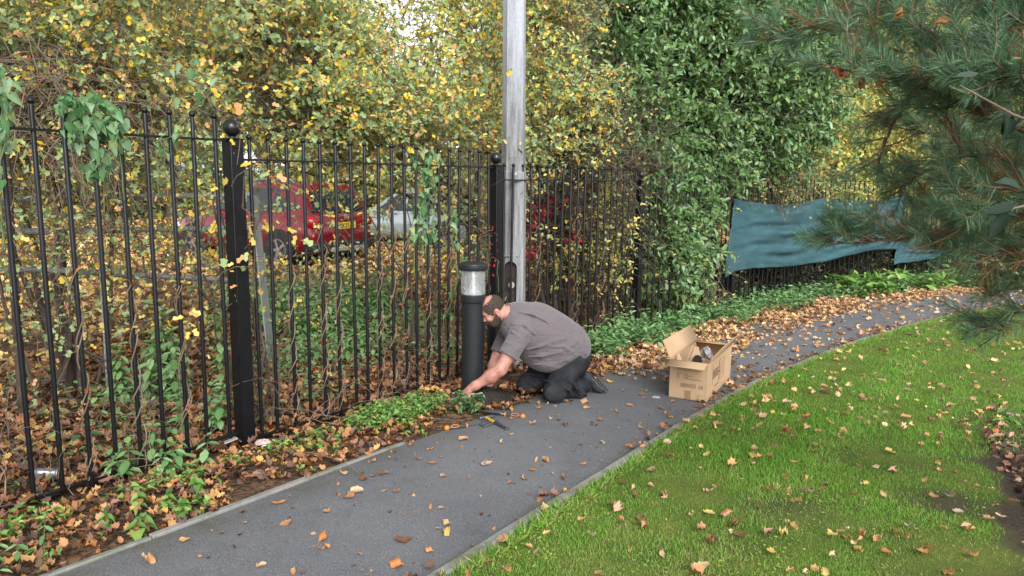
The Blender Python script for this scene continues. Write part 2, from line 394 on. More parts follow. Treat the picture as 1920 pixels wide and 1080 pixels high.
kerb(LE, -.042, 0, .018, 'kerb_left', 4.6)
kerb(RE, 0, .058, .034, 'kerb_right')
# lawn sheet with bare and mossy patches
RB = offs(RA, .06)
RC = np.array([p + np.array([7.5, -4.2])*(1.2 + .0*i) for i, p in enumerate(RB)]); RC[:, 1] = np.minimum(RC[:, 1], RB[:, 1] - 2)
def bare(X, Y):
    """0 full grass, 1 bare soil: a worn shady strip towards the shrub bed at the right, nearest the camera"""
    q = (X - 2.78)*.86 - (Y - 4.1)*.36 + .26*noise2(X, Y, 2.3)
    near = np.clip((6.2 - Y)/1.6, 0, 1)
    b = np.clip((q + .05)/.22, 0, 1)*near
    p = np.clip(np.exp(-((X - 2.5)/.42)**2 - ((Y - 3.85)/.3)**2)*1.3 - .5 + .3*noise2(X, Y, 4.), 0, 1) + np.exp(-((X - 1.5)/.22)**2 - ((Y - 3.72)/.12)**2)*.55
    return np.clip(np.maximum(b, p), 0, 1)
V, F = strip(RB, RC, 110, .022, 0, .012)
M_lawn = mat('turf', (.05, .1, .02), .95, 0, .15)
ab = N(M_lawn, 'ShaderNodeAttribute', attribute_name='bare'); n1 = noise(M_lawn, 3, 6, .7); n2 = noise(M_lawn, 45, 5, .7)
turf = mix(M_lawn, ramp(M_lawn, n1, [(.35, (0, 0, 0)), (.65, (1, 1, 1))]), (.065, .10, .02), (.13, .15, .03))
soil = ramp(M_lawn, n2, [(.3, (.03, .022, .017)), (.7, (.085, .062, .048))])
Lk(M_lawn, mix(M_lawn, ab.outputs['Fac'], turf, soil), BS(M_lawn).inputs['Base Color']); bump(M_lawn, n2, .7, .02)
me = newmesh('lawn', V, F[:, ::-1], 180); a = me.attributes.new('bare', 'FLOAT', 'POINT'); a.data.foreach_set('value', bare(V[:, 0], V[:, 1]).astype(np.float32))
tag(obj('lawn', me, M_lawn), kind='structure')
def lawn_z(X, Y): return G(X, Y) + .022
# soil dug up round the bollard
BOL = gp(885, 752); BOL[1] += .09; BOL[2] = float(G(BOL[0], BOL[1]))
th = np.linspace(0, 2*PI, 49)[:-1]; V = [(BOL[0] + .22, BOL[1] + .02, BOL[2] + .07)]; rr = np.linspace(.08, 1, 12)
for r_ in rr:
    for t in th:
        ca, sa = math.cos(t), math.sin(t)
        ax_ = .44*(1 + .12*math.sin(3*t) + .08*math.sin(5*t + 1)); bx_ = .24*(1 + .1*math.cos(4*t))
        p = BOL[:2] + np.array([.14, .02]) + (FD*ca*ax_*r_ + FN*sa*bx_*r_)
        z = float(G(*p)) - .03 + .10*(1 - r_**2)*(.8 + .5*math.sin(9*p[0] + 5*p[1])) + random.uniform(-.012, .012)*(r_ < .95)
        V.append((p[0], p[1], z))
n = len(th); F = [[0, 1+k, 1+(k+1) % n] for k in range(n)] + [[1+i*n+k, 1+(i+1)*n+k, 1+(i+1)*n+(k+1) % n, 1+i*n+(k+1) % n] for i in range(len(rr)-1) for k in range(n)]
M_soil = noisy('dug soil', (.016, .011, .008), (.06, .042, .032), 38, .95, 1., .03)
tag(obj('soil_heap', newmesh('soil_heap', V, F, 180), M_soil), 'dark freshly dug soil heaped round the foot of the bollard', 'soil', kind='stuff')
# ================================================================== RAILING FENCE
def r3(p, z=0): return np.array([p[0], p[1], z], float)
PX = [(-3.32, 2.26), (-1.742, 4.595), (-.165, 6.93), (1.58, 9.15), (3.36, 11.1), (5.42, 12.98), (7.60, 14.35), (10.0, 15.35), (12.6, 16.0)]
TOP = [EZ + t for t in (.33, .211, .108, -.015, -.09, -.10, -.11, -.12, -.13)]     # post tops
RAIL = [EZ + t for t in (.205, .092, -.021, -.10, -.11, -.12, -.13, -.14)]          # top rail of each panel
fence = empty('railing_fence', r3(PX[1], float(G(*PX[1]))), 'black painted metal railing fence with ball-topped bars and square posts along the path', 'fence')
def post(i):
    p = np.array(PX[i]); d = (np.array(PX[min(i+1, len(PX)-1)]) - np.array(PX[max(i-1, 0)])); d /= np.linalg.norm(d)
    ax = (r3(d), r3((d[1], -d[0])), np.array([0, 0, 1.])); g = float(G(*p)); mb = MB()
    h = TOP[i] - g + .15
    mb.box(r3(p, g - .15 + h/2), (.092, .092, h), ax)
    mb.box(r3(p, TOP[i] + .004), (.108, .108, .008), ax)
    mb.box(r3(p, TOP[i] - .035) + ax[1]*.047, (.04, .006, .04), ax)
    o = obj('fence_post', mb, M_black, fence, bevel=.004, loc=r3(p, g))
    b = MB(); b.lathe(r3(p, TOP[i] + .008), [(.022, 0), (.022, .012), (.012, .018), (.012, .026)], 16); b.ball(r3(p, TOP[i] + .072), .054, 20, 14)
    obj('ball_finial', b, M_ball, o)
for i in range(len(PX)): post(i)
BARH = .139
barmesh = {}
def barm(L):
    L = round(L, 2)
    if L not in barmesh:
        b = MB(); b.lathe((0, 0, -L), [(.0125, 0), (.0125, L - .022), (.0105, L - .016)], 10); b.ball((0, 0, 0), .0185, 12, 8)
        m = b.mesh('bar'); m.materials.append(M_black); barmesh[L] = m
    return barmesh[L]
for i in range(len(PX)-1):
    a, b = np.array(PX[i]), np.array(PX[i+1]); D = np.linalg.norm(b-a); d = (b-a)/D; zt = RAIL[i]
    ga, gb = float(G(*a)), float(G(*b)); zb = min((ga, gb)) + (.05 if i != 1 else .06)
    if i == 0: zb = EZ - 1.665
    if i == 1: zb = EZ - 1.775
    pan = None
    for z, y0, y1 in ((zt, zt, zt), (zb, zb + (.035 if i == 1 else 0), zb)):
        mb = MB()
        mb.bar(r3(a + d*.047, y0), r3(b - d*.047, y1), .036, .012)
        for q, zz in ((a + d*.05, y0), (b - d*.05, y1)): mb.box(r3(q + d*(.012 if q is not None else 0), zz - .02), (.006, .04, .045), (r3(d), r3((d[1], -d[0])), np.array([0, 0, 1.])))
        if pan is None: pan = obj('fence_panel', mb, M_black, fence, loc=r3(a, ga))
        else: obj('bottom_rail', mb, M_black, pan, loc=r3(a, ga))
    nb = int(round((D - .26)/.1432)) + 1; s0 = (D - (nb-1)*.1432)/2
    if i < 5:
        for k in range(nb):
            q = a + d*(s0 + k*.1432); zz = zt + BARH
            o = bpy.data.objects.new('bar', barm(zt + BARH - zb + .02)); C.objects.link(o); o.parent = pan
            o.location = r3(q, zz) - WL[pan.name]; o.rotation_euler = (random.gauss(0, .004), random.gauss(0, .004), 0)
    else:
        bb = MB()
        for k in range(nb):
            q = a + d*(s0 + k*.1432); bb.lathe(r3(q, zb - .02), [(.0125, 0), (.0125, zt + BARH - zb)], 6); bb.ball(r3(q, zt + BARH), .0185, 8, 6)
        tag(obj('far_bars', bb, M_black, fence), 'bars of the far panels beyond the netting', kind='stuff')
# ================================================================== CONCRETE LAMP COLUMN behind the fence
M_conc = mat('weathered concrete', (.3, .3, .3), .9, 0, .3)
n1 = noise(M_conc, 3.0, 7, .75, stretch=(6, 6, .5)); n2 = noise(M_conc, 40, 4, .7)
cc = ramp(M_conc, n1, [(.32, (.09, .085, .08)), (.5, (.22, .22, .22)), (.66, (.33, .333, .34))])
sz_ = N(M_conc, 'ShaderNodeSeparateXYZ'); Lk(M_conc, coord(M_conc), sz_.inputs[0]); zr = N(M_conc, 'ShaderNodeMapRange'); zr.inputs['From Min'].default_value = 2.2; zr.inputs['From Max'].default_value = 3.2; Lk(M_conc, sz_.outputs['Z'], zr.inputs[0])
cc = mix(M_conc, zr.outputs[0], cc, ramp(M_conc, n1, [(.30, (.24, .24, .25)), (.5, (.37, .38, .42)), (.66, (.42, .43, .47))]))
cc = mix(M_conc, .5, cc, ramp(M_conc, n2, [(.35, (.7, .7, .68)), (.55, (1, 1, 1))]), 'MULTIPLY')
Lk(M_conc, cc, BS(M_conc).inputs['Base Color']); bump(M_conc, n2, .5, .004)
cy = 7.32; cx = at(962, 400, cy)[0]; cg = float(G(cx, cy))
def octa(z, r, a0=.14, tilt=0): return [np.array([cx + tilt + r*math.cos(a0 + k*PI/4), cy + r*math.sin(a0 + k*PI/4), z]) for k in range(8)]
col = empty('lamp_column', (cx, cy, cg), 'tall pale octagonal concrete lamp column standing just behind the railing', 'lamp post')
def tz(z): return (z - EZ)*-.008
mb = MB(); zs = [cg - .2, EZ + .05, EZ + .07, EZ + 4.6]; rs = [.128, .126, .118, .095]
V = []; 
for z, r_ in zip(zs, rs): V += octa(z, r_, tilt=tz(z))
F = [[i*8 + k, i*8 + (k+1) % 8, i*8 + 8 + (k+1) % 8, i*8 + 8 + k] for i in range(3) for k in range(8)] + [list(range(8))[::-1], [24 + k for k in range(8)]]
mb.add(V, F); mb.sm = 1
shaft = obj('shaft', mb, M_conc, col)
# door opening cut near the foot, towards the camera
dz0, dz1 = at(962, 620, cy)[2], at(962, 488, cy)[2]; dcx = at(957, 530, cy)[0]
cut = MB(); pts = [(-.062, dz0), (.062, dz0), (.062, dz1 - .06)] + [(.062*math.cos(a), dz1 - .06 + .062*math.sin(a)) for a in np.linspace(.2, PI-.2, 9)] + [(-.062, dz1 - .06)]
cut.prism(pts, .2, (dcx, cy - .03, 0), (1, 0, 0), (0, 0, 1))
co = obj('door_cut', cut, M_conc)
import bmesh
for o_ in (co, shaft):
    q_ = bmesh.new(); q_.from_mesh(o_.data); bmesh.ops.remove_doubles(q_, verts=q_.verts, dist=1e-5); bmesh.ops.recalc_face_normals(q_, faces=q_.faces); q_.to_mesh(o_.data); q_.free()
bm_ = shaft.modifiers.new('opening', 'BOOLEAN'); bm_.object = co; bm_.solver = 'EXACT'
dg = bpy.context.evaluated_depsgraph_get(); newm = bpy.data.meshes.new_from_object(shaft.evaluated_get(dg)); shaft.modifiers.clear(); shaft.data = newm; newm.polygons.foreach_set('use_smooth', np.zeros(len(newm.polygons), bool))
bpy.data.objects.remove(co, do_unlink=True)
mb = MB(); mb.prism([(a*.97, b) for a, b in pts], .01, (dcx, cy - .065, 0), (1, 0, 0), (0, 0, 1)); obj('recess_shade', mb, noisy('painted recess shade', (.018, .012, .01), (.06, .04, .03), 20, .9, .3), col)  # added dark sheet: the shade inside the opening is put into its colour
mb = MB(); mb.tube([(dcx + .01, cy - .10, dz1 - .24), (dcx + .012, cy - .07, dz1 - .24)], .032, 16)
obj('cable_duct', mb, mat('pale duct', (.33, .31, .28), .8), col)
mb = MB(); mb.box((dcx, cy - .118, dz1 + .055), (.15, .012, .012))
obj('hatch_lip', mb, M_conc, col, bevel=.003)
mb = MB(); mb.box((dcx + .035, cy - .1255, EZ + .04), (.035, .008, .03))
obj('small_plate', mb, M_steel, col)
# ================================================================== LAMP BOLLARD
bz = BOL[2]; btop = at(882, 491, BOL[1])[2]
bol = empty('lamp_bollard', tuple(BOL), 'new black cylindrical lamp bollard with clear ribbed lens beside the kneeling man', 'bollard')
H = btop - bz
M_bol = noisy('black powder coat', (.012, .013, .016), (.02, .021, .025), 60, .42, .08, .001)
mb = MB(); hb = H - .315
mb.lathe(BOL, [(.0915, -.12), (.0915, hb - .045), (.094, hb - .043), (.094, hb - .037), (.0915, hb - .035), (.0915, hb - .022), (.095, hb - .02), (.095, hb - .012), (.092, hb - .010), (.1, hb), (.103, hb + .02), (.103, hb + .05), (.098, hb + .056)], 48)
mb.sm = 30; obj('shaft', mb, M_bol, bol)
prof = [(.086, hb + .056)]
for k in range(17):
    z = hb + .06 + k*.0112; prof += [(.0985, z), (.0985, z + .005), (.0900, z + .0065), (.0900, z + .0105)]
mb = MB(); mb.lathe(BOL, prof + [(.09, hb + .2525)], 48); mb.sm = 25
M_lens = mat('clear polycarbonate', (.95, .97, .97), .12, 0, .5); BS(M_lens).inputs['Transmission Weight'].default_value = .8; BS(M_lens).inputs['IOR'].default_value = 1.3
obj('ribbed_lens', mb, M_lens, bol)
mb = MB(); mb.lathe(BOL, [(.07, hb + .05), (.045, hb + .09), (.02, hb + .11), (.02, hb + .2), (.07, hb + .25)], 32)
obj('reflector', mb, mat('silver reflector', (.85, .86, .86), .22, .6), bol)
mb = MB(); mb.lathe(BOL, [(.1, hb + .2505), (.112, hb + .252), (.1165, hb + .262), (.1165, hb + .281), (.1125, hb + .286), (.110, hb + .288), (.1125, hb + .291), (.11, hb + .302), (.1, hb + .310), (.08, hb + .3145), (.001, hb + .316)], 48); mb.sm = 30
obj('cap', mb, M_bol, bol)
# ================================================================== GALVANISED TUBE BARRIER behind the left panel
g0 = at(470, 365, 6.45); tl = at(-160, 384, 4.55)
bar_ = empty('tube_barrier', (g0[0], g0[1], float(G(g0[0], g0[1]))), 'grey galvanised tube barrier with a flat end post at the car park edge', 'barrier')
M_tube = noisy('weathered galvanised tube', (.22, .23, .24), (.40, .41, .42), 10, .55, .15, metal=.3)
for (ua, va, Ya), (ub, vb, Yb), r_ in (((-200, 379, 4.5), (470, 364, 6.4), .024), ((-200, 441, 4.5), (470, 426, 6.4), .024), ((-200, 494, 4.5), (480, 527, 6.45), .022)):
    mb = MB(); A_, B_ = at(ua, va, Ya), at(ub, vb, Yb); mb.tube([A_*(1-t) + B_*t + np.array([0, 0, .004*math.sin(5*t)]) for t in np.linspace(0, 1, 9)], r_, 14); obj('tube', mb, M_tube, bar_)
for u in (184, 478):
    a_ = at(u - 3, 366, 5.35 if u < 300 else 6.5); mb = MB(); bt = np.array([a_[0] + (.12 if u > 300 else 0), a_[1] - .02, float(G(a_[0], a_[1])) - .1])
    wd = .05 if u < 300 else .15
    mb.bar(bt, a_, .012, wd, up=(0, 1, 0)); mb.bar(bt + np.array([0, .05, 0]), a_ + np.array([0, .05, 0]), .1, .008, up=(1, 0, 0)) if u > 300 else None
    obj('barrier_post', mb, M_steel, bar_)
# ================================================================== GREEN WINDBREAK NETTING
M_net = mat('teal shade netting', (.035, .11, .125), .75, 0, .25)
wv = N(M_net, 'ShaderNodeTexWave', Scale=22.0, Distortion=2.5, Detail=3.0); wv.bands_direction = 'Z'; Lk(M_net, coord(M_net), wv.inputs['Vector'])
nz = noise(M_net, 3, 5, .6, stretch=(1, 1, 5)); nf = noise(M_net, 160, 2, .6)
cN = ramp(M_net, nz, [(.3, (.022, .064, .074)), (.7, (.046, .108, .122))]); cN = mix(M_net, .35, cN, ramp(M_net, nf, [(.35, (.5, .5, .5)), (.6, (1.2, 1.2, 1.2))]), 'MULTIPLY')
Lk(M_net, cN, BS(M_net).inputs['Base Color']); bump(M_net, wv.outputs[0], .25, .01)
def fence_at(s_):
    """plan point on the fence line, s_ = panel index + fraction"""
    i = min(int(s_), len(PX)-2); f = s_ - i; a, b = np.array(PX[i]), np.array(PX[i+1]); d = unit(b-a); return a*(1-f) + b*f, np.array([d[1], -d[0]])
def s_of(u):
    ss = np.linspace(3.0, 7.9, 500); us = []
    for s_ in ss:
        p, n_ = fence_at(s_); p = p + n_*.08; us.append(960 + FPX*p[0]/(p[1]*math.cos(TH) + .6*math.sin(TH)) + 6)
    return float(np.interp(u, us, ss))
def netting(top, bot, label, lf=0):
    tu = np.array(top); bu = np.array(bot); U0, U1 = tu[0, 0], tu[-1, 0]; nx, nz_ = 90, 34; V = []
    for i in range(nx+1):
        t = i/nx; ut = U0 + (U1-U0)*t; ub = bu[0, 0] + (bu[-1, 0] - bu[0, 0])*t
        s1 = s_of(ut); s2 = s_of(ub); p1, n1_ = fence_at(s1); p2, n2_ = fence_at(s2)
        o1 = .075; o2 = .085 + .05*math.sin(t*7)**2
        za = at(ut, np.interp(ut, tu[:, 0], tu[:, 1]), p1[1])[2]; zb = at(ub, np.interp(ub, bu[:, 0], bu[:, 1]), p2[1])[2]
        pf = abs(((s1 + .5) % 1) - .5)*2
        for j in range(nz_+1):
            q = j/nz_; p = p1*(1-q) + p2*q; nn_ = n1_
            fold = .03*math.sin(q*23 + 2.2*math.sin(t*5 + lf) + t*4)*math.sin(PI*q)*pf + .012*math.sin(q*41 + t*9 + 1.5*math.sin(t*11))*pf + .03*pf*math.sin(PI*q)
            fold *= 1.6
            off = o1*(1-q) + o2*q + fold + (.03*q**6)
            V.append((p[0] + nn_[0]*off, p[1] + nn_[1]*off, za*(1-q) + zb*q + .006*math.sin(t*30)*q))
    F = [[i*(nz_+1) + j, i*(nz_+1) + j+1, (i+1)*(nz_+1) + j+1, (i+1)*(nz_+1) + j] for i in range(nx) for j in range(nz_)]
    o = obj('windbreak_netting', newmesh('windbreak_netting', V, np.array(F), 180), M_net, loc=V[nz_]); so = o.modifiers.new('thick', 'SOLIDIFY'); so.thickness = .004
    return tag(o, label, 'netting', 'teal netting tied to the railing')
netting([(1380, 372), (1400, 377), (1440, 383), (1475, 384), (1510, 380), (1545, 371), (1580, 377), (1620, 378), (1660, 375), (1697, 368)],
        [(1366, 520), (1385, 508), (1415, 500), (1460, 500), (1510, 496), (1545, 490), (1580, 482), (1630, 470), (1680, 466), (1690, 466)], 'large sagging sheet of teal netting tied over the railing left of the pine')
netting([(1694, 440), (1720, 446), (1760, 448), (1810, 446)], [(1686, 496), (1700, 491), (1740, 487), (1775, 478), (1812, 470)], 'smaller second piece of teal netting half hidden by the pine', 2)
# ================================================================== CARS on the car park
def carpaint(name, c):
    m = mat(name, c, .22, .3, .6); BS(m).inputs['Coat Weight'].default_value = .6; BS(m).inputs['Coat Roughness'].default_value = .06
    n = noise(m, 5, 4, .6); Lk(m, ramp(m, n, [(.3, tuple(x*.85 for x in c)), (.7, tuple(min(1, x*1.15) for x in c))]), BS(m).inputs['Base Color']); return m
M_red = carpaint('dark red car paint', (.20, .006, .016)); M_silver = carpaint('pale silver car paint', (.42, .46, .45))
M_grille = mat('black plastic trim', (.015, .015, .016), .5); M_lampred = mat('red lamp glass', (.35, .005, .01), .12); M_lampclear = mat('clear lamp glass', (.6, .62, .65), .1)
M_plate = mat('yellow plate', (.62, .42, .02), .5); M_rim = mat('alloy rim', (.38, .38, .39), .35, .7); M_under = mat('bumper skid', (.25, .24, .23), .5)
def lerp(x, xs, ys): return float(np.interp(x, xs, ys))
def make_car(label, paint, W=1.80, Lc=4.25, Ht=1.62, suv=True, group='cars parked beyond the fence', plate=True):
    root = empty('parked_car', (0, 0, 0), label, 'car', group)
    h = Lc/2; hw = W/2
    xs = [-h, -h+.05, -h+.16, -h+.4, -h+.8, -.9, -.4, 0, .45, .8, 1.1, h-.55, h-.3, h-.12, h-.02]
    belt = 1.02 if suv else .9
    top = [.72, .95, belt, belt+.02, belt+.02, belt+.01, belt, belt, belt, belt-.01, belt-.03, belt-.1, belt-.17, belt-.3, .55]
    wid = [.80, .86, .93, .975, 1, 1, 1, 1, 1, 1, .99, .965, .93, .86, .76]
    sill = [.42, .34, .28, .24, .24, .24, .24, .24, .24, .24, .24, .24, .28, .3, .36]
    V = []; k = 14
    for x, t, wd, s_ in zip(xs, top, wid, sill):
        w_ = hw*wd
        half = [(0, s_), (w_*.85, s_), (w_*.97, s_+.08), (w_, s_+.22), (w_*.995, (s_+t)/2+.05), (w_*.965, t-.09), (w_*.9, t-.015), (0, t+.02)]
        ring = half + [(-a, b) for a, b in half[-2:0:-1]]
        V += [(x, a, b) for a, b in ring]
    F = [[i*k + q, i*k + (q+1) % k, i*k + k + (q+1) % k, i*k + k + q] for i in range(len(xs)-1) for q in range(k)] + [list(range(k))[::-1], [(len(xs)-1)*k + q for q in range(k)]]
    mb = MB(); mb.add(V, [f[::-1] for f in F]); mb.sm = 50
    # greenhouse
    gb = [(-h+.14, .86), (-h+.5, .9), (0, .91), (1.12, .86)]; gt = [(-h+.42, .66), (-h+.75, .70), (-.1, .71), (.28, .66)]
    V = []
    for (xb, wb), (xt, wt) in zip(gb, gt):
        zt = Ht - (.05 if xb < -h+.3 else (.04 if xb > 1 else 0))
        V += [(xb, hw*wb, belt-.02), (xb*.35 + xt*.65, hw*(wb*.4 + wt*.6), belt + (zt-belt)*.62), (xt, hw*wt, zt-.05), (xt, hw*wt*.8, zt-.005), (xt, 0, zt+.01), (xt, -hw*wt*.8, zt-.005), (xt, -hw*wt, zt-.05), (xb*.35 + xt*.65, -hw*(wb*.4 + wt*.6), belt + (zt-belt)*.62), (xb, -hw*wb, belt-.02)]
    F = [[i*9 + q, i*9 + q+1, i*9 + 9 + q+1, i*9 + 9 + q] for i in range(3) for q in range(8)] + [[8,7,6,5,4,3,2,1,0], [27+q for q in range(9)]]
    mb.add(V, F); body = obj('body', mb, paint, root, local=True)
    def interp_side(x, z, s):
        """point on the glasshouse flank"""
        t = (z - belt)/(Ht - .05 - belt); xb = x
        wb = lerp(xb, [g[0] for g in gb], [g[1] for g in gb]); wt = lerp(xb, [g[0] for g in gt], [g[1] for g in gt])
        y = hw*(wb*(1-t*.97) + wt*t*.97); return (x, s*(y + .012), z)
    zl, zh = belt + .03, Ht - .13
    for s in (1, -1):
        for poly in ([(-h+.46, zl+.06), (-h+.62, zh-.05), (-1.0, zh), (-.96, zl)], [(-.9, zl), (-.94, zh), (-.12, zh), (-.08, zl)], [(-.02, zl), (-.06, zh), (.26, zh-.03), (.86, zl)]):
            m2 = MB(); P = [interp_side(x, z, s) for x, z in poly]; m2.add(P, [[0, 1, 2, 3] if s < 0 else [3, 2, 1, 0]])
            obj('side_window', m2, M_glass, body, local=True)
    def end_pane(x0, w0, z0, x1, w1, z1, dx, name):
        m2 = MB(); m2.add([(x0+dx, w0, z0), (x0+dx, -w0, z0), (x1+dx, -w1, z1), (x1+dx, w1, z1)], [[0, 1, 2, 3] if dx > 0 else [3, 2, 1, 0]]); obj(name, m2, M_glass, body, local=True)
    ta, tb = .12, .86
    def gz(t, rear): 
        xb, xt = (gb[0][0], gt[0][0]) if rear else (gb[3][0], gt[3][0]); zt = Ht - .09
        return xb + (xt-xb)*(.65*t/.62 if t < .62 else .65 + .35*(t-.62)/.38), belt - .02 + (zt + .02 - belt)*t
    for rear, dx, nm in ((1, -.03, 'rear_window'), (0, .03, 'windscreen')):
        (x0, z0), (x1, z1) = gz(ta, rear), gz(tb, rear); end_pane(x0, hw*.74, z0, x1, hw*.60, z1, dx, nm)
    for sx in (-1, 1):
        for sy in (-1, 1):
            wx = sx*Lc*.305 + .02; wr = .335
            a = MB(); a.lathe((wx, sy*(hw - .13), wr + .01), [(wr + .055, -.12), (wr + .055, .138)], 28, ((1, 0, 0), (0, 0, 1) if sy < 0 else (0, 0, -1), (0, sy, 0)))
            obj('wheel_arch', a, M_grille, body, local=True)
            tmb = MB(); axw = ((1, 0, 0), (0, 0, 1) if sy < 0 else (0, 0, -1), (0, sy, 0))
            tmb.lathe((wx, sy*(hw - .1), wr), [(.22, -.11), (wr - .03, -.11), (wr, -.08), (wr, .08), (wr - .03, .115), (.22, .118)], 28, axw)
            wo_ = obj('wheel', tmb, M_rubber, root, local=True)
            r_ = MB(); r_.lathe((wx, sy*(hw - .1), wr), [(.215, .1), (.215, .122), (.19, .12), (.18, .09), (.05, .095), (.045, .125), (.001, .127)], 24, axw)
            for q in range(5):
                an = q*2*PI/5; r_.bar((wx + .04*math.cos(an), sy*(hw + .018), wr + .04*math.sin(an)), (wx + .2*math.cos(an), sy*(hw + .014), wr + .2*math.sin(an)), .05, .012, up=(0, 1, 0))
            obj('rim', r_, M_rim, wo_, local=True)
    for sy in (-1, 1):
        l = MB(); l.add([(-h-.004, sy*hw*.84, .80), (-h+.1, sy*hw*.93, .78), (-h+.16, sy*hw*.94, belt-.02), (-h+.04, sy*hw*.84, belt), (-h+.04, sy*hw*.60, belt-.04), (-h-.004, sy*hw*.58, .82)], [[0, 1, 2, 3, 4, 5] if sy > 0 else [5, 4, 3, 2, 1, 0]])
        o = obj('tail_light', l, M_lampred, body, local=True); sm = o.modifiers.new('t', 'SOLIDIFY'); sm.thickness = .03; sm.offset = 1 
        l = MB(); l.box((h-.16, sy*hw*.74, .66), (.2, .3, .14)); obj('headlight', l, M_lampclear, body, local=True, bevel=.03)
        l = MB(); l.box((.72, sy*(hw + .08), belt + .05), (.11, .18, .12)); obj('wing_mirror', l, paint, body, local=True, bevel=.03)
        for hx_ in (-.55, .35): l = MB(); l.box((hx_, sy*(hw*.985), belt - .13), (.16, .03, .025)); obj('door_handle', l, paint, body, local=True, bevel=.008)
        if suv: l = MB(); l.tube([(-h+.7, sy*hw*.66, Ht - .02), (-h+.8, sy*hw*.66, Ht + .035), (.1, sy*hw*.66, Ht + .035), (.2, sy*hw*.66, Ht - .02)], .016, 8); obj('roof_rail', l, M_rim, body, local=True)
    b = MB(); b.box((-h+.06, 0, .42), (.26, W*.94, .20)); bp = obj('rear_bumper', b, M_grille, body, local=True, bevel=.05)
    b = MB(); b.box((h-.1, 0, .40), (.24, W*.86, .2)); obj('front_bumper', b, M_grille, body, local=True, bevel=.05)
    b = MB(); b.box((-h-.085, 0, .36), (.05, W*.5, .09)); obj('skid_plate', b, M_under, bp, local=True, bevel=.02)
    b = MB(); b.box((-h-.012, 0, .80), (.02, .54, .125)); pl = obj('number_plate', b, M_plate, body, local=True, bevel=.004)
    if plate:
        fc = bpy.data.curves.new('plate_text', 'FONT'); fc.body = 'YK23'; fc.size = .12; fc.align_x = 'CENTER'; fc.extrude = .002
        to = bpy.data.objects.new('t', fc); C.objects.link(to)
        me = bpy.data.meshes.new_from_object(to.evaluated_get(bpy.context.evaluated_depsgraph_get())); bpy.data.objects.remove(to, do_unlink=True)
        co = np.empty(len(me.vertices)*3, np.float32); me.vertices.foreach_get('co', co); co = co.reshape(-1, 3)
        nc = np.c_[-h - .026 - co[:, 2], .04 - co[:, 0], .76 + co[:, 1]]; me.vertices.foreach_set('co', nc.astype(np.float32).ravel()); me.materials.clear()
        obj('plate_letters', me, M_grille, pl, local=True)
    b = MB(); b.lathe((-h-.02, 0, belt - .05), [(.045, 0), (.055, .004), (.055, .012), (.045, .016)], 20, ((0, 1, 0), (0, 0, 1), (-1, 0, 0))); obj('badge', b, M_rim, body, local=True)
    b = MB(); b.tube([(-h+.02, -.3, belt+.05), (-h+.1, .1, belt+.12)], .008, 6); obj('rear_wiper', b, M_grille, body, local=True)
    return root
CR = unit(np.array([.52, .85])); CH = np.array([-.853, .522])
def park(car, corner, Lc, W, dz=0):
    c = corner + CH*(Lc/2) + CR*(W/2); g = float(G(*c)); car.location = (c[0], c[1], g - .015 + dz); car.rotation_euler = (0, 0, math.atan2(CH[1], CH[0]))
k0 = gp(583, 507)[:2]
redcar = make_car('dark red car with a yellow number plate parked nearest the fence, seen between the bars', M_red)
park(redcar, k0, 4.25, 1.8)
silver = make_car('pale silver car with tinted windows parked right of the red one, behind creeper', M_silver, 1.78, 4.4, 1.48, False, plate=False)
park(silver, gp(893, 478)[:2], 4.4, 1.78)
def copy_tree(o, parent=None):
    c = o.copy(); C.objects.link(c); c.parent = parent
    for ch in [x for x in o.children]: copy_tree(ch, c)
    return c
red2 = copy_tree(redcar); red2['label'] = 'bright red car almost hidden behind the brambles right of the concrete column'
park(red2, gp(1112, 464)[:2], 4.25, 1.8)
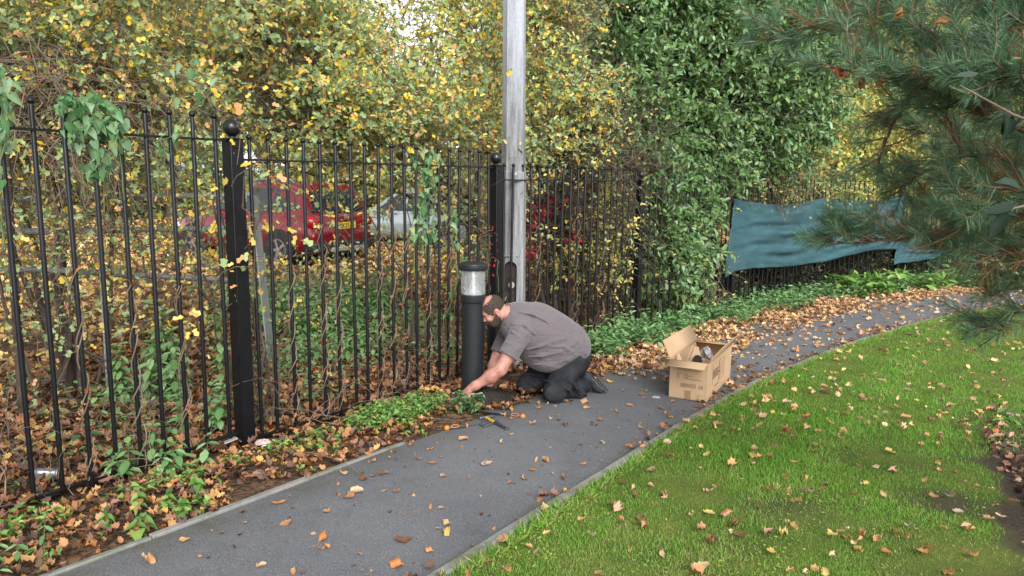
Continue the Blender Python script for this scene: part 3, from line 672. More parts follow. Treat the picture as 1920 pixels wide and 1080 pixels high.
# ================================================================== signed distance modelling (for the man)
class SDF:
    def __init__(s, lo, hi, h):
        s.lo = np.array(lo, float); s.h = h; s.n = np.ceil((np.array(hi) - s.lo)/h).astype(int) + 1
        s.g = np.full(s.n, .3, np.float32)
    def blk(s, lo, hi):
        a = np.clip(((np.array(lo) - s.lo)/s.h).astype(int), 0, s.n - 1); b = np.clip(((np.array(hi) - s.lo)/s.h).astype(int) + 2, 1, s.n)
        ax = [s.lo[i] + s.h*np.arange(a[i], b[i], dtype=np.float32) for i in range(3)]
        return tuple(slice(a[i], b[i]) for i in range(3)), np.stack(np.meshgrid(*ax, indexing='ij'), -1)
    def put(s, sl, d, k, sub=False):
        g = s.g[sl]
        if sub: s.g[sl] = np.maximum(g, -d) if k <= 0 else -(SDF.smin(-g, d, k)); return
        s.g[sl] = SDF.smin(g, d, k)
    @staticmethod
    def smin(a, b, k):
        if k <= 0: return np.minimum(a, b)
        h = np.clip(.5 + .5*(b - a)/k, 0, 1); return b*(1-h) + a*h - k*h*(1-h)
    def cap(s, a, b, ra, rb, k=.02, sub=False, clip=None, flat=None):
        a = np.array(a, float); b = np.array(b, float); m = max(ra, rb)*(1 if flat is None else max(1, flat[1])) + k + 2*s.h + .01
        sl, p = s.blk(np.minimum(a, b) - m, np.maximum(a, b) + m)
        if p.size == 0: return s
        ab = b - a; t = np.clip(((p - a) @ ab)/max(ab @ ab, 1e-9), 0, 1); q = p - a - t[..., None]*ab
        if flat is not None:      # flat = (axis, factor): stretch along that axis
            ax = np.array(flat[0], float); ax /= np.linalg.norm(ax); c = q @ ax; q = q + ax*(c/flat[1] - c)[..., None]
        d = np.linalg.norm(q, axis=-1) - (ra + t*(rb - ra))
        if clip is not None:
            for (c, n_) in clip: d = np.maximum(d, (p - np.array(c)) @ (np.array(n_, float)/np.linalg.norm(n_)))
        s.put(sl, d.astype(np.float32), k, sub); return s
    def path(s, P, r, k=.02, **kw):
        for i in range(len(P)-1): s.cap(P[i], P[i+1], r[i], r[i+1], k, **kw)
        return s
    def ell(s, c, r, ax=None, k=.03, sub=False, clip=None):
        c = np.array(c, float); r = np.array(r, float); m = max(r) + k + 2*s.h; sl, p = s.blk(c - m, c + m)
        if p.size == 0: return s
        q = p - c
        if ax is not None: q = q @ np.array(ax, float).T
        k0_ = np.linalg.norm(q/r, axis=-1); k1 = np.linalg.norm(q/(r*r), axis=-1) + 1e-9; d = k0_*(k0_ - 1)/k1
        if clip is not None:
            for (cc_, n_) in clip: d = np.maximum(d, (p - np.array(cc_)) @ (np.array(n_, float)/np.linalg.norm(n_)))
        s.put(sl, d.astype(np.float32), k, sub); return s
    def mesh(s, name, smooth_iter=0):
        g = s.g; ins = g < 0; n = np.array(g.shape); cs = n - 1
        acc = np.zeros((*cs, 3)); cnt = np.zeros(cs); quads = []
        for ax in range(3):
            o1, o2 = [(1, 2), (2, 0), (0, 1)][ax]
            sa = [slice(None)]*3; sb = [slice(None)]*3; sa[ax] = slice(0, -1); sb[ax] = slice(1, None)
            cr = ins[tuple(sa)] != ins[tuple(sb)]; idx = np.argwhere(cr)
            ok = (idx[:, o1] > 0) & (idx[:, o1] < cs[o1]) & (idx[:, o2] > 0) & (idx[:, o2] < cs[o2]); idx = idx[ok]
            i2 = idx.copy(); i2[:, ax] += 1
            g0, g1 = g[tuple(idx.T)], g[tuple(i2.T)]; t = g0/(g0 - g1); P = idx.astype(float); P[:, ax] += t
            cells = []
            for d1, d2 in ((-1, -1), (0, -1), (0, 0), (-1, 0)):
                c = idx.copy(); c[:, o1] += d1; c[:, o2] += d2
                np.add.at(acc, tuple(c.T), P); np.add.at(cnt, tuple(c.T), 1); cells.append(np.ravel_multi_index(tuple(c.T), cs))
            q = np.stack(cells, 1); fl = g0 > 0; q[fl] = q[fl][:, ::-1]; quads.append(q)
        q = np.concatenate(quads); used, inv = np.unique(q, return_inverse=True)
        V = acc.reshape(-1, 3)[used]/cnt.ravel()[used][:, None]; V = V*s.h + s.lo
        F = inv.reshape(-1, 4)
        for _ in range(smooth_iter):
            A = np.zeros_like(V); c = np.zeros(len(V))
            for a, b in ((0, 1), (1, 2), (2, 3), (3, 0)):
                np.add.at(A, F[:, a], V[F[:, b]]); np.add.at(A, F[:, b], V[F[:, a]]); np.add.at(c, F[:, a], 1); np.add.at(c, F[:, b], 1)
            V = V*.5 + .5*A/c[:, None]
        return newmesh(name, V, F.astype(int), 180)
# ================================================================== THE MAN (kneeling, facing the bollard)
def J(u, v, Y): return at(u, v, Y)
MAN = empty('person', (.25, 5.80, float(G(.25, 5.80))), 'balding bearded man in grey polo shirt and black trousers kneeling at the bollard', 'person')
px_ = 5.85/FPX      # metres per pixel at the man
M_skin = mat('skin', (.44, .22, .155), .5, 0, .4); BS(M_skin).inputs['Subsurface Weight'].default_value = .12; BS(M_skin).inputs['Subsurface Radius'].default_value = (.02, .008, .004)
n1 = noise(M_skin, 14, 4, .6); Lk(M_skin, ramp(M_skin, n1, [(.35, (.34, .135, .10)), (.65, (.50, .265, .20))]), BS(M_skin).inputs['Base Color'])
n2 = noise(M_skin, 260, 2, .6); bump(M_skin, n2, .15, .002)
# joints
Pel = J(1074, 662, 6.00); Che = J(985, 612, 5.93); Nek = J(950, 590, 5.86)
ShN = J(976, 626, 5.72); ShF = J(952, 628, 6.10)
ElN = J(936, 697, 5.60); WrN = J(881, 729, 5.60); ElF = J(931, 672, 6.02); WrF = J(917, 722, 5.86)
# ---- head frame
Hc = J(924, 583, 5.80)
fw = np.array([-.80, -.30, -.50]); fw /= np.linalg.norm(fw); lat = np.cross(fw, [0, 0, 1]); lat /= np.linalg.norm(lat); hu = np.cross(lat, fw)   # forward, right-hand side, up
if hu[2] < 0: hu = -hu; 
HA = np.stack([fw, lat, hu])
def H(f, l, u_): return Hc + fw*f + lat*l + hu*u_
body = SDF((-.62, 5.30, EZ - 1.95), (1.25, 6.45, EZ - .75), .0055)
def head(s, e=0.0, face=True):
    s.ell(H(-.012, 0, .035), (.098+e, .079+e, .092+e), HA, .02)
    s.ell(H(.022, 0, -.015), (.068+e, .064+e, .095+e), HA, .03)
    s.ell(H(.048, 0, -.082), (.036+e, .042+e, .032+e), HA, .03)
    s.cap(H(-.01, .052, -.05), H(.04, .03, -.09), .024+e, .02+e, .03); s.cap(H(-.01, -.052, -.05), H(.04, -.03, -.09), .024+e, .02+e, .03)
    if not face: return
    s.cap(H(.083, -.03, .018), H(.083, .03, .018), .012, .012, .02)
    for q in (-1, 1):
        s.ell(H(.088, q*.031, -.002), (.016, .018, .011), HA, .012, sub=True)
        s.ell(H(.074, q*.031, -.003), (.013, .014, .012), HA, .004)
        s.ell(H(.068, q*.042, -.028), (.02, .02, .016), HA, .02)
    s.cap(H(.088, 0, .008), H(.112, 0, -.026), .008, .012, .012); s.cap(H(.096, -.013, -.033), H(.096, .013, -.033), .009, .009, .008)
    s.cap(H(.086, -.02, -.056), H(.086, .02, -.056), .007, .007, .008); s.cap(H(.085, -.017, -.066), H(.085, .017, -.066), .008, .008, .008)
    s.cap(H(.094, -.022, -.061), H(.094, .022, -.061), .0025, .0025, .004, sub=True)
    for q in (-1, 1):
        s.ell(H(-.012, q*.082, -.008), (.019, .008, .032), HA, .006); s.ell(H(-.008, q*.091, -.004), (.010, .006, .018), HA, .004, sub=True)
        s.ell(H(-.006, q*.083, -.036), (.009, .006, .01), HA, .006)
head(body)
body.cap(H(-.05, 0, -.05), Nek + np.array([.05, .04, .0]), .062, .075, .04)
# hidden trunk and thighs keep the body one figure
body.cap(Nek + np.array([.06, .04, -.03]), Pel + np.array([-.04, 0, 0]), .085, .12, .05)
body.cap(Nek + np.array([.06, .04, -.03]), ShN, .07, .055, .05); body.cap(Nek + np.array([.06, .04, -.03]), ShF, .07, .055, .05)
KnN = J(1040, 733, 5.72); KnF = J(989, 722, 6.03); HpN = J(1078, 676, 5.90); HpF = J(1066, 668, 6.12)
AnN = J(1098, 722, 6.02); AnF = J(1070, 722, 6.28)
body.cap(Pel, HpN, .1, .07, .05); body.cap(HpN, KnN, .07, .045, .04); body.cap(KnN, AnN, .045, .035, .03)
body.cap(Pel, HpF, .1, .07, .05); body.cap(HpF, KnF, .07, .045, .04); body.cap(KnF, AnF, .045, .035, .03)
def arm(s, Sh, El, Wr):
    d1 = unit(El - Sh); d2 = unit(Wr - El)
    s.path([Sh, Sh*.5 + El*.5, El - d1*.02], [.062, .058, .047], .03)
    s.path([El - d1*.02, El + d2*.075, Wr - d2*.05, Wr], [.047, .051, .032, .0275], .035)
arm(body, ShN, ElN, WrN); arm(body, ShF, ElF, WrF)
def hand(s, Wr, d, nrm, side, curl, tipz):
    """wrist, palm direction, palm normal (towards what is touched), thumb side, curl angles per finger"""
    d = unit(np.array(d, float)); nrm = unit(np.array(nrm, float) - d*np.dot(nrm, d)); la = np.cross(d, nrm)*side
    pc = Wr + d*.055
    s.cap(Wr, Wr + d*.03, .0265, .027, .015); s.ell(pc, (.05, .041, .0165), np.stack([d, la, nrm]), .02)
    for i, (off, L, r_) in enumerate(((.031, .074, .0094), (.0105, .082, .0097), (-.0105, .077, .0092), (-.030, .060, .0082))):
        p = Wr + d*.088 + la*off; a = 0; r = r_
        dd = d + la*off*2.2
        dd = unit(dd)
        for seg, (fr, cu) in enumerate(((.46, curl[i]*.6), (.3, curl[i]), (.24, curl[i]*.7))):
            a += cu; q = p + (dd*math.cos(a) + nrm*math.sin(a))*L*fr; s.cap(p, q, r, r*.93, .0045 if seg else .009); p = q; r *= .92
    t0 = Wr + d*.022 + la*.026; t1 = t0 + (d*.6 + la*.62 + nrm*.35)*.042; t2 = t1 + (d*.8 + la*.25 + nrm*.55)*.034; t3 = t2 + (d*.75 - la*.05 + nrm*.65)*.026
    s.path([t0, t1, t2, t3], [.0145, .0125, .011, .0095], .008)
hand(body, WrN, J(860, 750, 5.60) - WrN, (.25, .55, -.85), 1, (.35, .42, .4, .45), 0)
hand(body, WrF, J(910, 752, 5.80) - WrF, (-.85, .0, -.2), -1, (.28, .3, .35, .4), 0)
bm1 = obj('body', body.mesh('body', 1), M_skin, MAN)
# ---- hair: short dark band round sides and back, thinning on top
M_hair = noisy('short dark hair', (.022, .015, .012), (.095, .065, .05), 120, .9, .8, .004, spec=.15, detail=2)
hair = SDF(Hc - .17, Hc + .17, .004); head(hair, .004, False)
sl, p = hair.blk(Hc - .17, Hc + .17); q = p - Hc; f_, l_, u_ = q @ fw, q @ lat, q @ hu
jag = .005*np.sin(q[..., 0]*260)*np.sin(q[..., 2]*310) 
fr = .066 + .008*np.sin(l_*90) + np.abs(l_)*.05 - np.clip(.05 - u_, 0, .2)*.55              # front hair line
low = np.where(f_ > -.03, -.012, -.055)                                 # lower edge: above ear, lower at the nape
d = np.maximum(hair.g[sl], f_ - fr + jag); d = np.maximum(d, low - u_ + jag)
bald = np.sqrt(((f_ - .02)/.078)**2 + (l_/.06)**2 + ((u_ - .125)/.06)**2) - 1 + .12*np.sin(q[..., 0]*240)*np.sin(q[..., 1]*260)
d = np.maximum(d, -bald*.05 + jag); ear = np.sqrt(((f_ + .010)/.024)**2 + ((u_ + .006)/.036)**2) - 1
d = np.maximum(d, -ear*.02 - np.where(np.abs(l_) > .05, 0, .1)); hair.g[sl] = d
obj('hair', hair.mesh('hair'), M_hair, bm1)
br = SDF(Hc - .17, Hc + .17, .004); head(br, .006, False)
sl, p = br.blk(Hc - .17, Hc + .17); q = p - Hc; f_, l_, u_ = q @ fw, q @ lat, q @ hu
jag = .003*np.sin(q[..., 0]*280)*np.sin(q[..., 2]*330)
top_ = np.where(np.abs(l_) > .05, .0 - (f_ + .0)*.9, -.046 - 0*f_)      # sideburns to cheeks to moustache
d = np.maximum(br.g[sl], u_ - np.minimum(top_, .0) + jag); d = np.maximum(d, -(f_ + .012)); br.g[sl] = d
br.cap(H(.096, -.026, -.05), H(.096, .026, -.05), .008, .008, .004)
obj('beard', br.mesh('beard'), M_hair, bm1)
eb = MB(); [eb.tube([H(.091, q*.016, .018), H(.092, q*.032, .023), H(.083, q*.048, .018)], [.0035, .0045, .002], 8) for q in (-1, 1)]
obj('eyebrows', eb, M_hair, bm1)
# ---- shirt
M_shirt = mat('grey marl polo shirt', (.1, .09, .1), .92, 0, .15)
n1 = noise(M_shirt, 420, 2, .7); n2 = noise(M_shirt, 5, 3, .5)
c = ramp(M_shirt, n1, [(.3, (.098, .080, .085)), (.7, (.180, .152, .157))]); c = mix(M_shirt, 1., c, ramp(M_shirt, n2, [(.3, (.92, .92, .92)), (.7, (1.06, 1.06, 1.06))]), 'MULTIPLY')
Lk(M_shirt, c, BS(M_shirt).inputs['Base Color'])
sn = noise(M_shirt, 11, 5, .6, stretch=(1, 1, 2.4)); bump(M_shirt, sn, .7, .03)
BS(M_shirt).inputs['Sheen Weight'].default_value = .25
sh = SDF((-.3, 5.35, EZ - 1.75), (1.05, 6.5, EZ - .75), .006)
T = []
for (u, v, Y, rv, ry) in ((966, 600, 5.89, 36, .165), (985, 612, 5.92, 47, .20), (1008, 627, 5.94, 59, .235), (1034, 641, 5.96, 58, .25), (1060, 650, 5.98, 49, .235), (1076, 656, 6.0, 42, .215)):
    T.append((J(u, v, Y), rv*px_, ry))
axT = unit(T[-1][0] - T[0][0]); ayT = unit(np.cross([0, 0, 1], axT)); azT = np.cross(axT, ayT)
for i in range(len(T)-1):
    for t in (0, .5):
        c_ = T[i][0]*(1-t) + T[i+1][0]*t; rv = T[i][1]*(1-t) + T[i+1][1]*t; ry = T[i][2]*(1-t) + T[i+1][2]*t
        sh.ell(c_, (.12, ry, rv), (axT, ayT, azT), .05)
sh.ell(T[-1][0] + axT*.015, (.10, .215, .165), (axT, ayT, azT), .03)
sh.ell(J(1030, 676, 5.93), (.17, .20, .075), None, .06)      # belly hanging
sh.ell(J(1005, 600, 5.97), (.12, .2, .14), (axT, ayT, azT), .05)
# sleeves
def sleeve(Sh, El, f0, r0, r1):
    e = Sh + (El - Sh)*f0; d1 = unit(El - Sh)
    sh.cap(Sh, e + d1*.03, r0, r1, .035, clip=[(e, d1)])
sleeve(ShN, ElN, .60, .088, .080); sleeve(ShF, ElF, .8, .085, .076)
d1 = unit(ElN - ShN); e = ShN + (ElN - ShN)*.60; 
sh.cap(e - d1*.024, e - d1*.002, .0815, .0815, .004, clip=[(e, d1), (e - d1*.024, -d1)])
# collar
cn = Nek + np.array([.012, .012, .012]); cd_ = unit(H(-.06, 0, -.05) - (Nek + np.array([.09, .06, -.01])))
sh.cap(cn - cd_*.05, cn + cd_*.022, .092, .078, .02, clip=[(cn + cd_*.018, cd_)])
# folds: raised ridges on the cloth
def fold(s, pts, r, k, sub=False):
    P = [J(*q) for q in pts]; s.path(P, [r*.5] + [r]*(len(P)-2) + [r*.4], k, sub=sub)
NS = 5.66
fold(sh, [(960, 607, 5.72), (985, 611, 5.66), (1003, 627, 5.70)], .010, .016)
fold(sh, [(988, 655, 5.70), (1010, 650, 5.69), (1040, 640, 5.715), (1062, 634, 5.73)], .011, .02)
fold(sh, [(990, 668, 5.72), (1015, 668, 5.705), (1050, 660, 5.715), (1085, 640, 5.77)], .010, .02)
fold(sh, [(1000, 683, 5.74), (1030, 684, 5.735), (1065, 674, 5.74), (1092, 655, 5.79)], .010, .02)
fold(sh, [(1030, 650, 5.70), (1058, 650, 5.715), (1080, 664, 5.76)], .008, .018)
fold(sh, [(945, 640, 5.63), (962, 646, 5.62), (978, 642, 5.64)], .007, .016)
fold(sh, [(942, 655, 5.61), (960, 660, 5.60), (976, 656, 5.62)], .006, .014)
fold(sh, [(956, 618, 5.66), (972, 632, 5.63), (980, 650, 5.63)], .008, .016)
fold(sh, [(975, 585, 5.75), (1000, 590, 5.74), (1030, 606, 5.74)], .007, .02)
# hem trimmed by a plane at the waist, hollow inside
hemc = J(1091, 655, 6.0); hn = unit(np.array([.93, .05, -.22]))
shirt = obj('polo_shirt', sh.mesh('polo_shirt', 1), M_shirt, bm1)
# ---- trousers
M_trs = noisy('black work trousers', (.008, .009, .012), (.036, .036, .040), 7, .85, .8, .03, spec=.2, detail=8)
tr = SDF((-.1, 5.3, EZ - 1.92), (1.15, 6.6, EZ - 1.0), .0065)
tr.ell(J(1078, 664, 6.0), (.125, .20, .15), None, .04); tr.ell(J(1062, 676, 6.0), (.15, .19, .12), None, .04)
for Hp, Kn, An in ((HpN, KnN, AnN), (HpF, KnF, AnF)):
    tr.cap(Hp, Kn*.8 + Hp*.2 + np.array([0, 0, .01]), .125, .098, .05); tr.cap(Kn*.8 + Hp*.2, Kn, .098, .086, .03); tr.ell(Kn + np.array([-.005, 0, -.02]), (.085, .088, .082), None, .02)
    g = float(G(Kn[0], Kn[1]))
    tr.cap(Kn, Kn*.45 + An*.55, .082, .078, .04); tr.cap(Kn*.45 + An*.55, An, .078, .062, .03)
# knee pad bulge, cargo pocket, bunched cloth
tr.ell(J(1034, 738, 5.645), (.06, .035, .065), None, .02)
PN = unit(np.array([.1, -1, .1]))
pk = J(1078, 685, 5.775); kx = unit(J(1095, 688, 5.775) - J(1062, 684, 5.775)); kz = np.cross(kx, np.cross([0, 0, 1], kx)); kz = np.array([0, 0, 1.]) - kx*kx[2]; kz = unit(kz); ky = np.cross(kz, kx)
tr.ell(pk, (.085, .026, .095), (kx, ky, kz), .008)
fold(tr, [(1055, 668, 5.79), (1085, 662, 5.78), (1102, 668, 5.80)], .008, .008)
fold(tr, [(1050, 722, 5.66), (1066, 730, 5.66), (1076, 745, 5.70)], .014, .015); fold(tr, [(1040, 705, 5.70), (1062, 712, 5.68), (1085, 722, 5.74)], .013, .018)
fold(tr, [(1020, 712, 5.70), (1044, 722, 5.65), (1062, 745, 5.66)], .011, .014); fold(tr, [(1068, 712, 5.72), (1082, 728, 5.74), (1088, 742, 5.80)], .015, .014)
fold(tr, [(1018, 730, 5.68), (1034, 726, 5.64), (1050, 734, 5.64)], .007, .01); fold(tr, [(972, 712, 5.98), (990, 716, 5.95), (1008, 726, 5.93)], .01, .015)
fold(tr, [(975, 700, 6.0), (998, 702, 5.96), (1020, 712, 5.90)], .012, .018); fold(tr, [(1020, 752, 5.66), (1045, 757, 5.67), (1075, 750, 5.75)], .012, .02)
fold(tr, [(1072, 738, 5.80), (1086, 744, 5.84), (1096, 742, 5.9)], .022, .02); fold(tr, [(1084, 728, 5.84), (1094, 738, 5.86), (1100, 742, 5.92)], .018, .02)
sl, p = tr.blk((-2, 0, -2), (3, 9, 3)); gz_ = G(p[..., 0], p[..., 1]) + .008; tr.g = np.maximum(tr.g, (gz_ - p[..., 2]).astype(np.float32))
obj('work_trousers', tr.mesh('work_trousers', 1), M_trs, bm1)
mb = MB(); mb.ball(J(1057, 710, 5.70), .006, 10, 8); obj('pocket_stud', mb, M_steel, bm1)
# ---- shoes: tucked toes on the ground, sole facing up and back
def shoe(heel, toe, name_near):
    d = toe - heel; L = np.linalg.norm(d); d = d/L; sn_ = np.array([.62, .10, .78]); sn_ = unit(sn_ - d*(sn_ @ d)); la = np.cross(d, sn_)   # sn_: out of the sole
    s = SDF(np.minimum(heel, toe) - .16, np.maximum(heel, toe) + .16, .005); sc = L/.29
    def Q(a, b, c): return heel + d*a*sc + la*b + sn_*c
    s.ell(Q(.055, 0, -.035), (.062, .038, .045), np.stack([d, la, sn_]), .02); s.ell(Q(.13, 0, -.045), (.085, .038, .042), np.stack([d, la, sn_]), .03)
    s.ell(Q(.215, 0, -.034), (.072, .047, .034), np.stack([d, la, sn_]), .03); s.cap(Q(.05, 0, -.05), Q(.06, 0, -.105), .042, .045, .03)
    for t in (.1, .125, .15): s.cap(Q(t, -.025, -.083 + t*.12), Q(t, .025, -.083 + t*.12), .006, .006, .006)
    o = obj('shoe', s.mesh('shoe', 1), noisy('black shoe upper', (.012, .013, .015), (.035, .04, .045), 30, .7, .3, .004), bm1)
    mb = MB(); out = [(.0, -.018), (.0, .018), (.03, .034), (.09, .034), (.13, .031), (.19, .045), (.235, .047), (.275, .036), (.292, .012), (.292, -.012), (.275, -.036), (.235, -.045), (.19, -.041), (.13, -.029), (.09, -.033), (.03, -.033)]
    mb.prism([(a*sc, b) for a, b in out], .014, heel + sn_*-.006, d, la)
    for t in np.arange(.02, .28, .021): 
        if not .1 < t < .145: mb.box(Q(t, 0, .0135), (.008, .06, .008), (d, la, sn_))
    obj('sole', mb, M_rubber, o, bevel=.003)
    mb = MB(); mb.tube([Q(.0, -.028, -.02), Q(.0, .0, -.024), Q(.03, .035, -.02), Q(.1, .040, -.018), Q(.2, .048, -.016), Q(.27, .036, -.014)], .0035, 6); obj('welt', mb, mat('pale welt' + str(name_near), (.15, .16, .17), .7), o)
hN = J(1101, 694, 6.03); tN = J(1138, 735, 6.06)
shoe(hN, tN, 1); off = np.array([-.12, .34, 0]); shoe(hN + off - [0, 0, .02], tN + off - [0, 0, .02], 2)
# ================================================================== CARDBOARD BOX
M_card = mat('corrugated cardboard', (.5, .33, .19), .85, 0, .2)
n1 = noise(M_card, 3, 5, .6); n2 = noise(M_card, 8, 3, .6, stretch=(8, 8, .4))
c = ramp(M_card, n1, [(.3, (.46, .30, .175)), (.7, (.55, .37, .225))]); c = mix(M_card, .25, c, ramp(M_card, n2, [(.4, (.8, .8, .8)), (.6, (1, 1, 1))]), 'MULTIPLY')
Lk(M_card, c, BS(M_card).inputs['Base Color']); bump(M_card, n1, .2, .01)
M_ink = mat('brown box print', (.07, .045, .03), .9); M_ink2 = mat('faint box print', (.19, .11, .06), .9)
A0 = gp(1253.3, 747.6); A1 = gp(1326, 755); A2 = gp(1369.5, 700)
bxy = unit(np.array([.45, .893])); bxx = np.array([bxy[1], -bxy[0]])
if bxy[1] < 0: bxy = -bxy
bw = np.linalg.norm((A1 - A0)[:2]); bl = 1.06; bh = .325; bx3, by3, bz3 = r3(bxx), r3(bxy), np.array([0, 0, 1.])
B0 = r3(A0[:2], max(float(G(*(A0[:2] + bxx*a*bw + bxy*b*bl))) for a in (0, 1) for b in (0, 1)) + .010)
gA, gB = float(G(*A0[:2])), float(G(*(A0[:2] + bxy*bl)))
by3 = unit(np.array([bxy[0], bxy[1], (gB - gA)/bl])); B0[2] = float(G(*A1[:2])) + .022
def BP(a, b, c): return B0 + bx3*a + by3*b + bz3*c
box = empty('cardboard_box', tuple(B0), 'long open cardboard carton with raised flaps standing on the tarmac path', 'box'); th = .006
bd = MB()
bd.box(BP(bw/2, bl/2, th/2), (bw, bl, th), (bx3, by3, bz3))
bd.box(BP(bw/2, th/2, bh/2 + th/2), (bw - .001, th, bh - th), (bx3, by3, bz3)); bd.box(BP(bw/2, bl - th/2, bh/2 + th/2), (bw - .001, th, bh - th), (bx3, by3, bz3))
bd.box(BP(th/2, bl/2, bh/2 + th/2), (th, bl - 2*th - .001, bh - th), (bx3, by3, bz3)); bd.box(BP(bw - th/2, bl/2, bh/2 + th/2), (th, bl - 2*th - .001, bh - th), (bx3, by3, bz3))
cb = obj('carton', bd, M_card, box, bevel=.002)
def flap(p0, p1, out, L, ang, name='flap', curve=0.):
    """hinged at the edge p0-p1, swinging from straight up (0) outwards by ang degrees"""
    a = R(ang); m = MB(); nn_ = 6; V = []; q = np.array(p0)*0
    for i in range(nn_+1):
        aa = a + curve*i/nn_; step = (bz3*math.cos(aa) + np.array(out)*math.sin(aa))*L/nn_
        if i: q = q + step
        for e, sgn in ((np.array(p0), 1), (np.array(p1), -1)): V.append(e + q + unit(np.array(p1) - p0)*sgn*(.004 + .03*(i/nn_)*(name == 'flap')))
    F = [[2*i, 2*i+1, 2*i+3, 2*i+2] for i in range(nn_)]
    m.add(V, F); o = obj('flap', m, M_card, box); so = o.modifiers.new('t', 'SOLIDIFY'); so.thickness = .005; so.offset = 0; return o
flap(BP(0, 0, bh), BP(0, bl, bh), -bx3, .17, 28)
flap(BP(bw, .0, bh), BP(bw, bl, bh), bx3, .175, 26, curve=.25)
flap(BP(.0, 0, bh+.002), BP(bw, 0, bh+.002), -by3, .15, 97, 'short', .1)
flap(BP(.01, bl, bh), BP(bw-.01, bl, bh), -by3, .14, 82, 'short', .1)
# print on the faces
def text_on(s, size, o_, ex, ez, parent, m=None, name='printed_text', dep=.0008):
    fc = bpy.data.curves.new('t', 'FONT'); fc.body = s; fc.size = size; fc.extrude = dep/2
    to = bpy.data.objects.new('t', fc); C.objects.link(to); dgp = bpy.context.evaluated_depsgraph_get(); dgp.update()
    me = bpy.data.meshes.new_from_object(to.evaluated_get(dgp)); bpy.data.objects.remove(to, do_unlink=True)
    co = np.empty(len(me.vertices)*3, np.float32); me.vertices.foreach_get('co', co); co = co.reshape(-1, 3); en = np.cross(ex, ez)
    nc = np.array(o_) + co[:, :1]*ex + co[:, 1:2]*ez + co[:, 2:3]*en; me.vertices.foreach_set('co', nc.astype(np.float32).ravel()); me.materials.clear(); me.update()
    return obj(name, me, m or M_ink, parent)
FY = -.0016
def FP(a, c): return BP(a*bw, FY, c*bh)
mk = MB()
def rect(a0, c0, a1, c1, m=None): (m or mk).box(FP((a0+a1)/2, (c0+c1)/2), (abs(a1-a0)*bw, .0012, abs(c1-c0)*bh), (bx3, by3, bz3))
text_on('CE', .034, FP(.765, .32), bx3, bz3, cb, name='ce_mark')
icons = [.30, .37, .44, .51, .58, .65]
for i, x in enumerate(icons):
    a0, a1 = x, x + .052
    for q in ((a0, .32, a1, .328), (a0, .41, a1, .418), (a0, .32, a0+.004, .418), (a1-.004, .32, a1, .418)): rect(*q)
    if i == 0: rect(a0+.018, .345, a0+.03, .39); rect(a0+.022, .33, a0+.026, .35)
    if i == 1: rect(a0+.015, .335, a0+.02, .4); rect(a0+.03, .335, a0+.035, .4)
    if i == 2: rect(a0+.012, .37, a0+.04, .395); rect(a0+.024, .335, a0+.028, .372)
    if i == 3: rect(a0+.012, .34, a0+.018, .4); rect(a0+.034, .34, a0+.04, .4)
    if i == 4: rect(a0+.015, .345, a0+.037, .352); rect(a0+.023, .345, a0+.029, .395)
    if i == 5: rect(a0+.018, .355, a0+.034, .383)
for r_, (y, segs) in enumerate(((.80, [(.20, .56)]), (.765, [(.20, .84)]), (.66, [(.2, .3), (.4, .48)]), (.615, [(.2, .28), (.4, .6)]), (.575, [(.2, .26), (.4, .52)]), (.535, [(.2, .28), (.4, .86)]), (.12, [(.72, .86)]))):
    for a0, a1 in segs:
        x = a0
        while x < a1 - .01:
            wd = random.uniform(.012, .035); rect(x, y, min(x + wd, a1), y + .010 + random.uniform(0, .006)); x += wd + .008
obj('printed_marks', mk, M_ink2, cb)
mk2 = MB(); mk2.box(FP(.5, .12), (.16*bw, .001, .24*bh), (bx3, by3, bz3)); obj('parcel_tape', mk2, mat('parcel tape', (.33, .19, .09), .35), cb)
def SP(b, c): return BP(bw + .0016, b*bl, c*bh)
mk = MB(); mkf = MB()
def srect(b0, c0, b1, c1, m): m.box(SP((b0+b1)/2, (c0+c1)/2), (.0012, abs(b1-b0)*bl, abs(c1-c0)*bh), (bx3, by3, bz3))
y = .47
while y < .70: srect(.20, y, .42, y + .012 + random.uniform(0, .006), mkf); y += .027
for q in ((.18, .30, .18 + .004, .86), (.44, .30, .444, .86), (.46, .30, .464, .84), (.66, .3, .664, .84), (.46, .3, .66, .306), (.46, .84, .66, .846)): srect(*q, mkf)
x = .28
while x < .46: srect(x, .22, x + .012, .25, mkf); x += .02
y = .4
while y < .8: srect(.49, y, .62, y + .006, mkf); y += .05
obj('side_print', mkf, M_ink2, cb)
# what is inside
M_card2 = noisy('pale inner card', (.50, .34, .20), (.60, .43, .27), 6, .85, .1)
ins = empty('packing_insert', tuple(BP(.1, .2, .02)), 'folded pale card packing inserts with a round hole inside the carton', 'packing')
mb = MB(); mb.prism([(0, 0), (.21, 0), (.115, .30), (.085, .30)], .006, BP(.08, .13, .13), bx3, unit(bz3 + by3*.12)); obj('folded_card', mb, M_card2, ins)
mb = MB(); mb.prism([(0, 0), (.05, .0), (.1, .27), (.085, .27)], .03, BP(.05, .2, .15), bx3, bz3); obj('folded_card', mb, M_card2, ins)
mb = MB(); mb.prism([(0, 0), (.07, .0), (.06, .17), (.02, .24)], .006, BP(.015, .1, .13), unit(bx3 + by3*.4), unit(bz3 + by3*.1)); obj('folded_card', mb, M_card2, ins)
mb = MB(); e_ = [(.042*math.cos(t), .05*math.sin(t)) for t in np.linspace(0, 2*PI, 20)[:-1]]; mb.prism(e_, .002, BP(.20, .124, .315), bx3, unit(bz3 + by3*.12)); obj('hole_shade', mb, mat('painted hole shade', (.03, .02, .012), .9), ins)  # dark disc on the uncut card, shade of a hole painted in
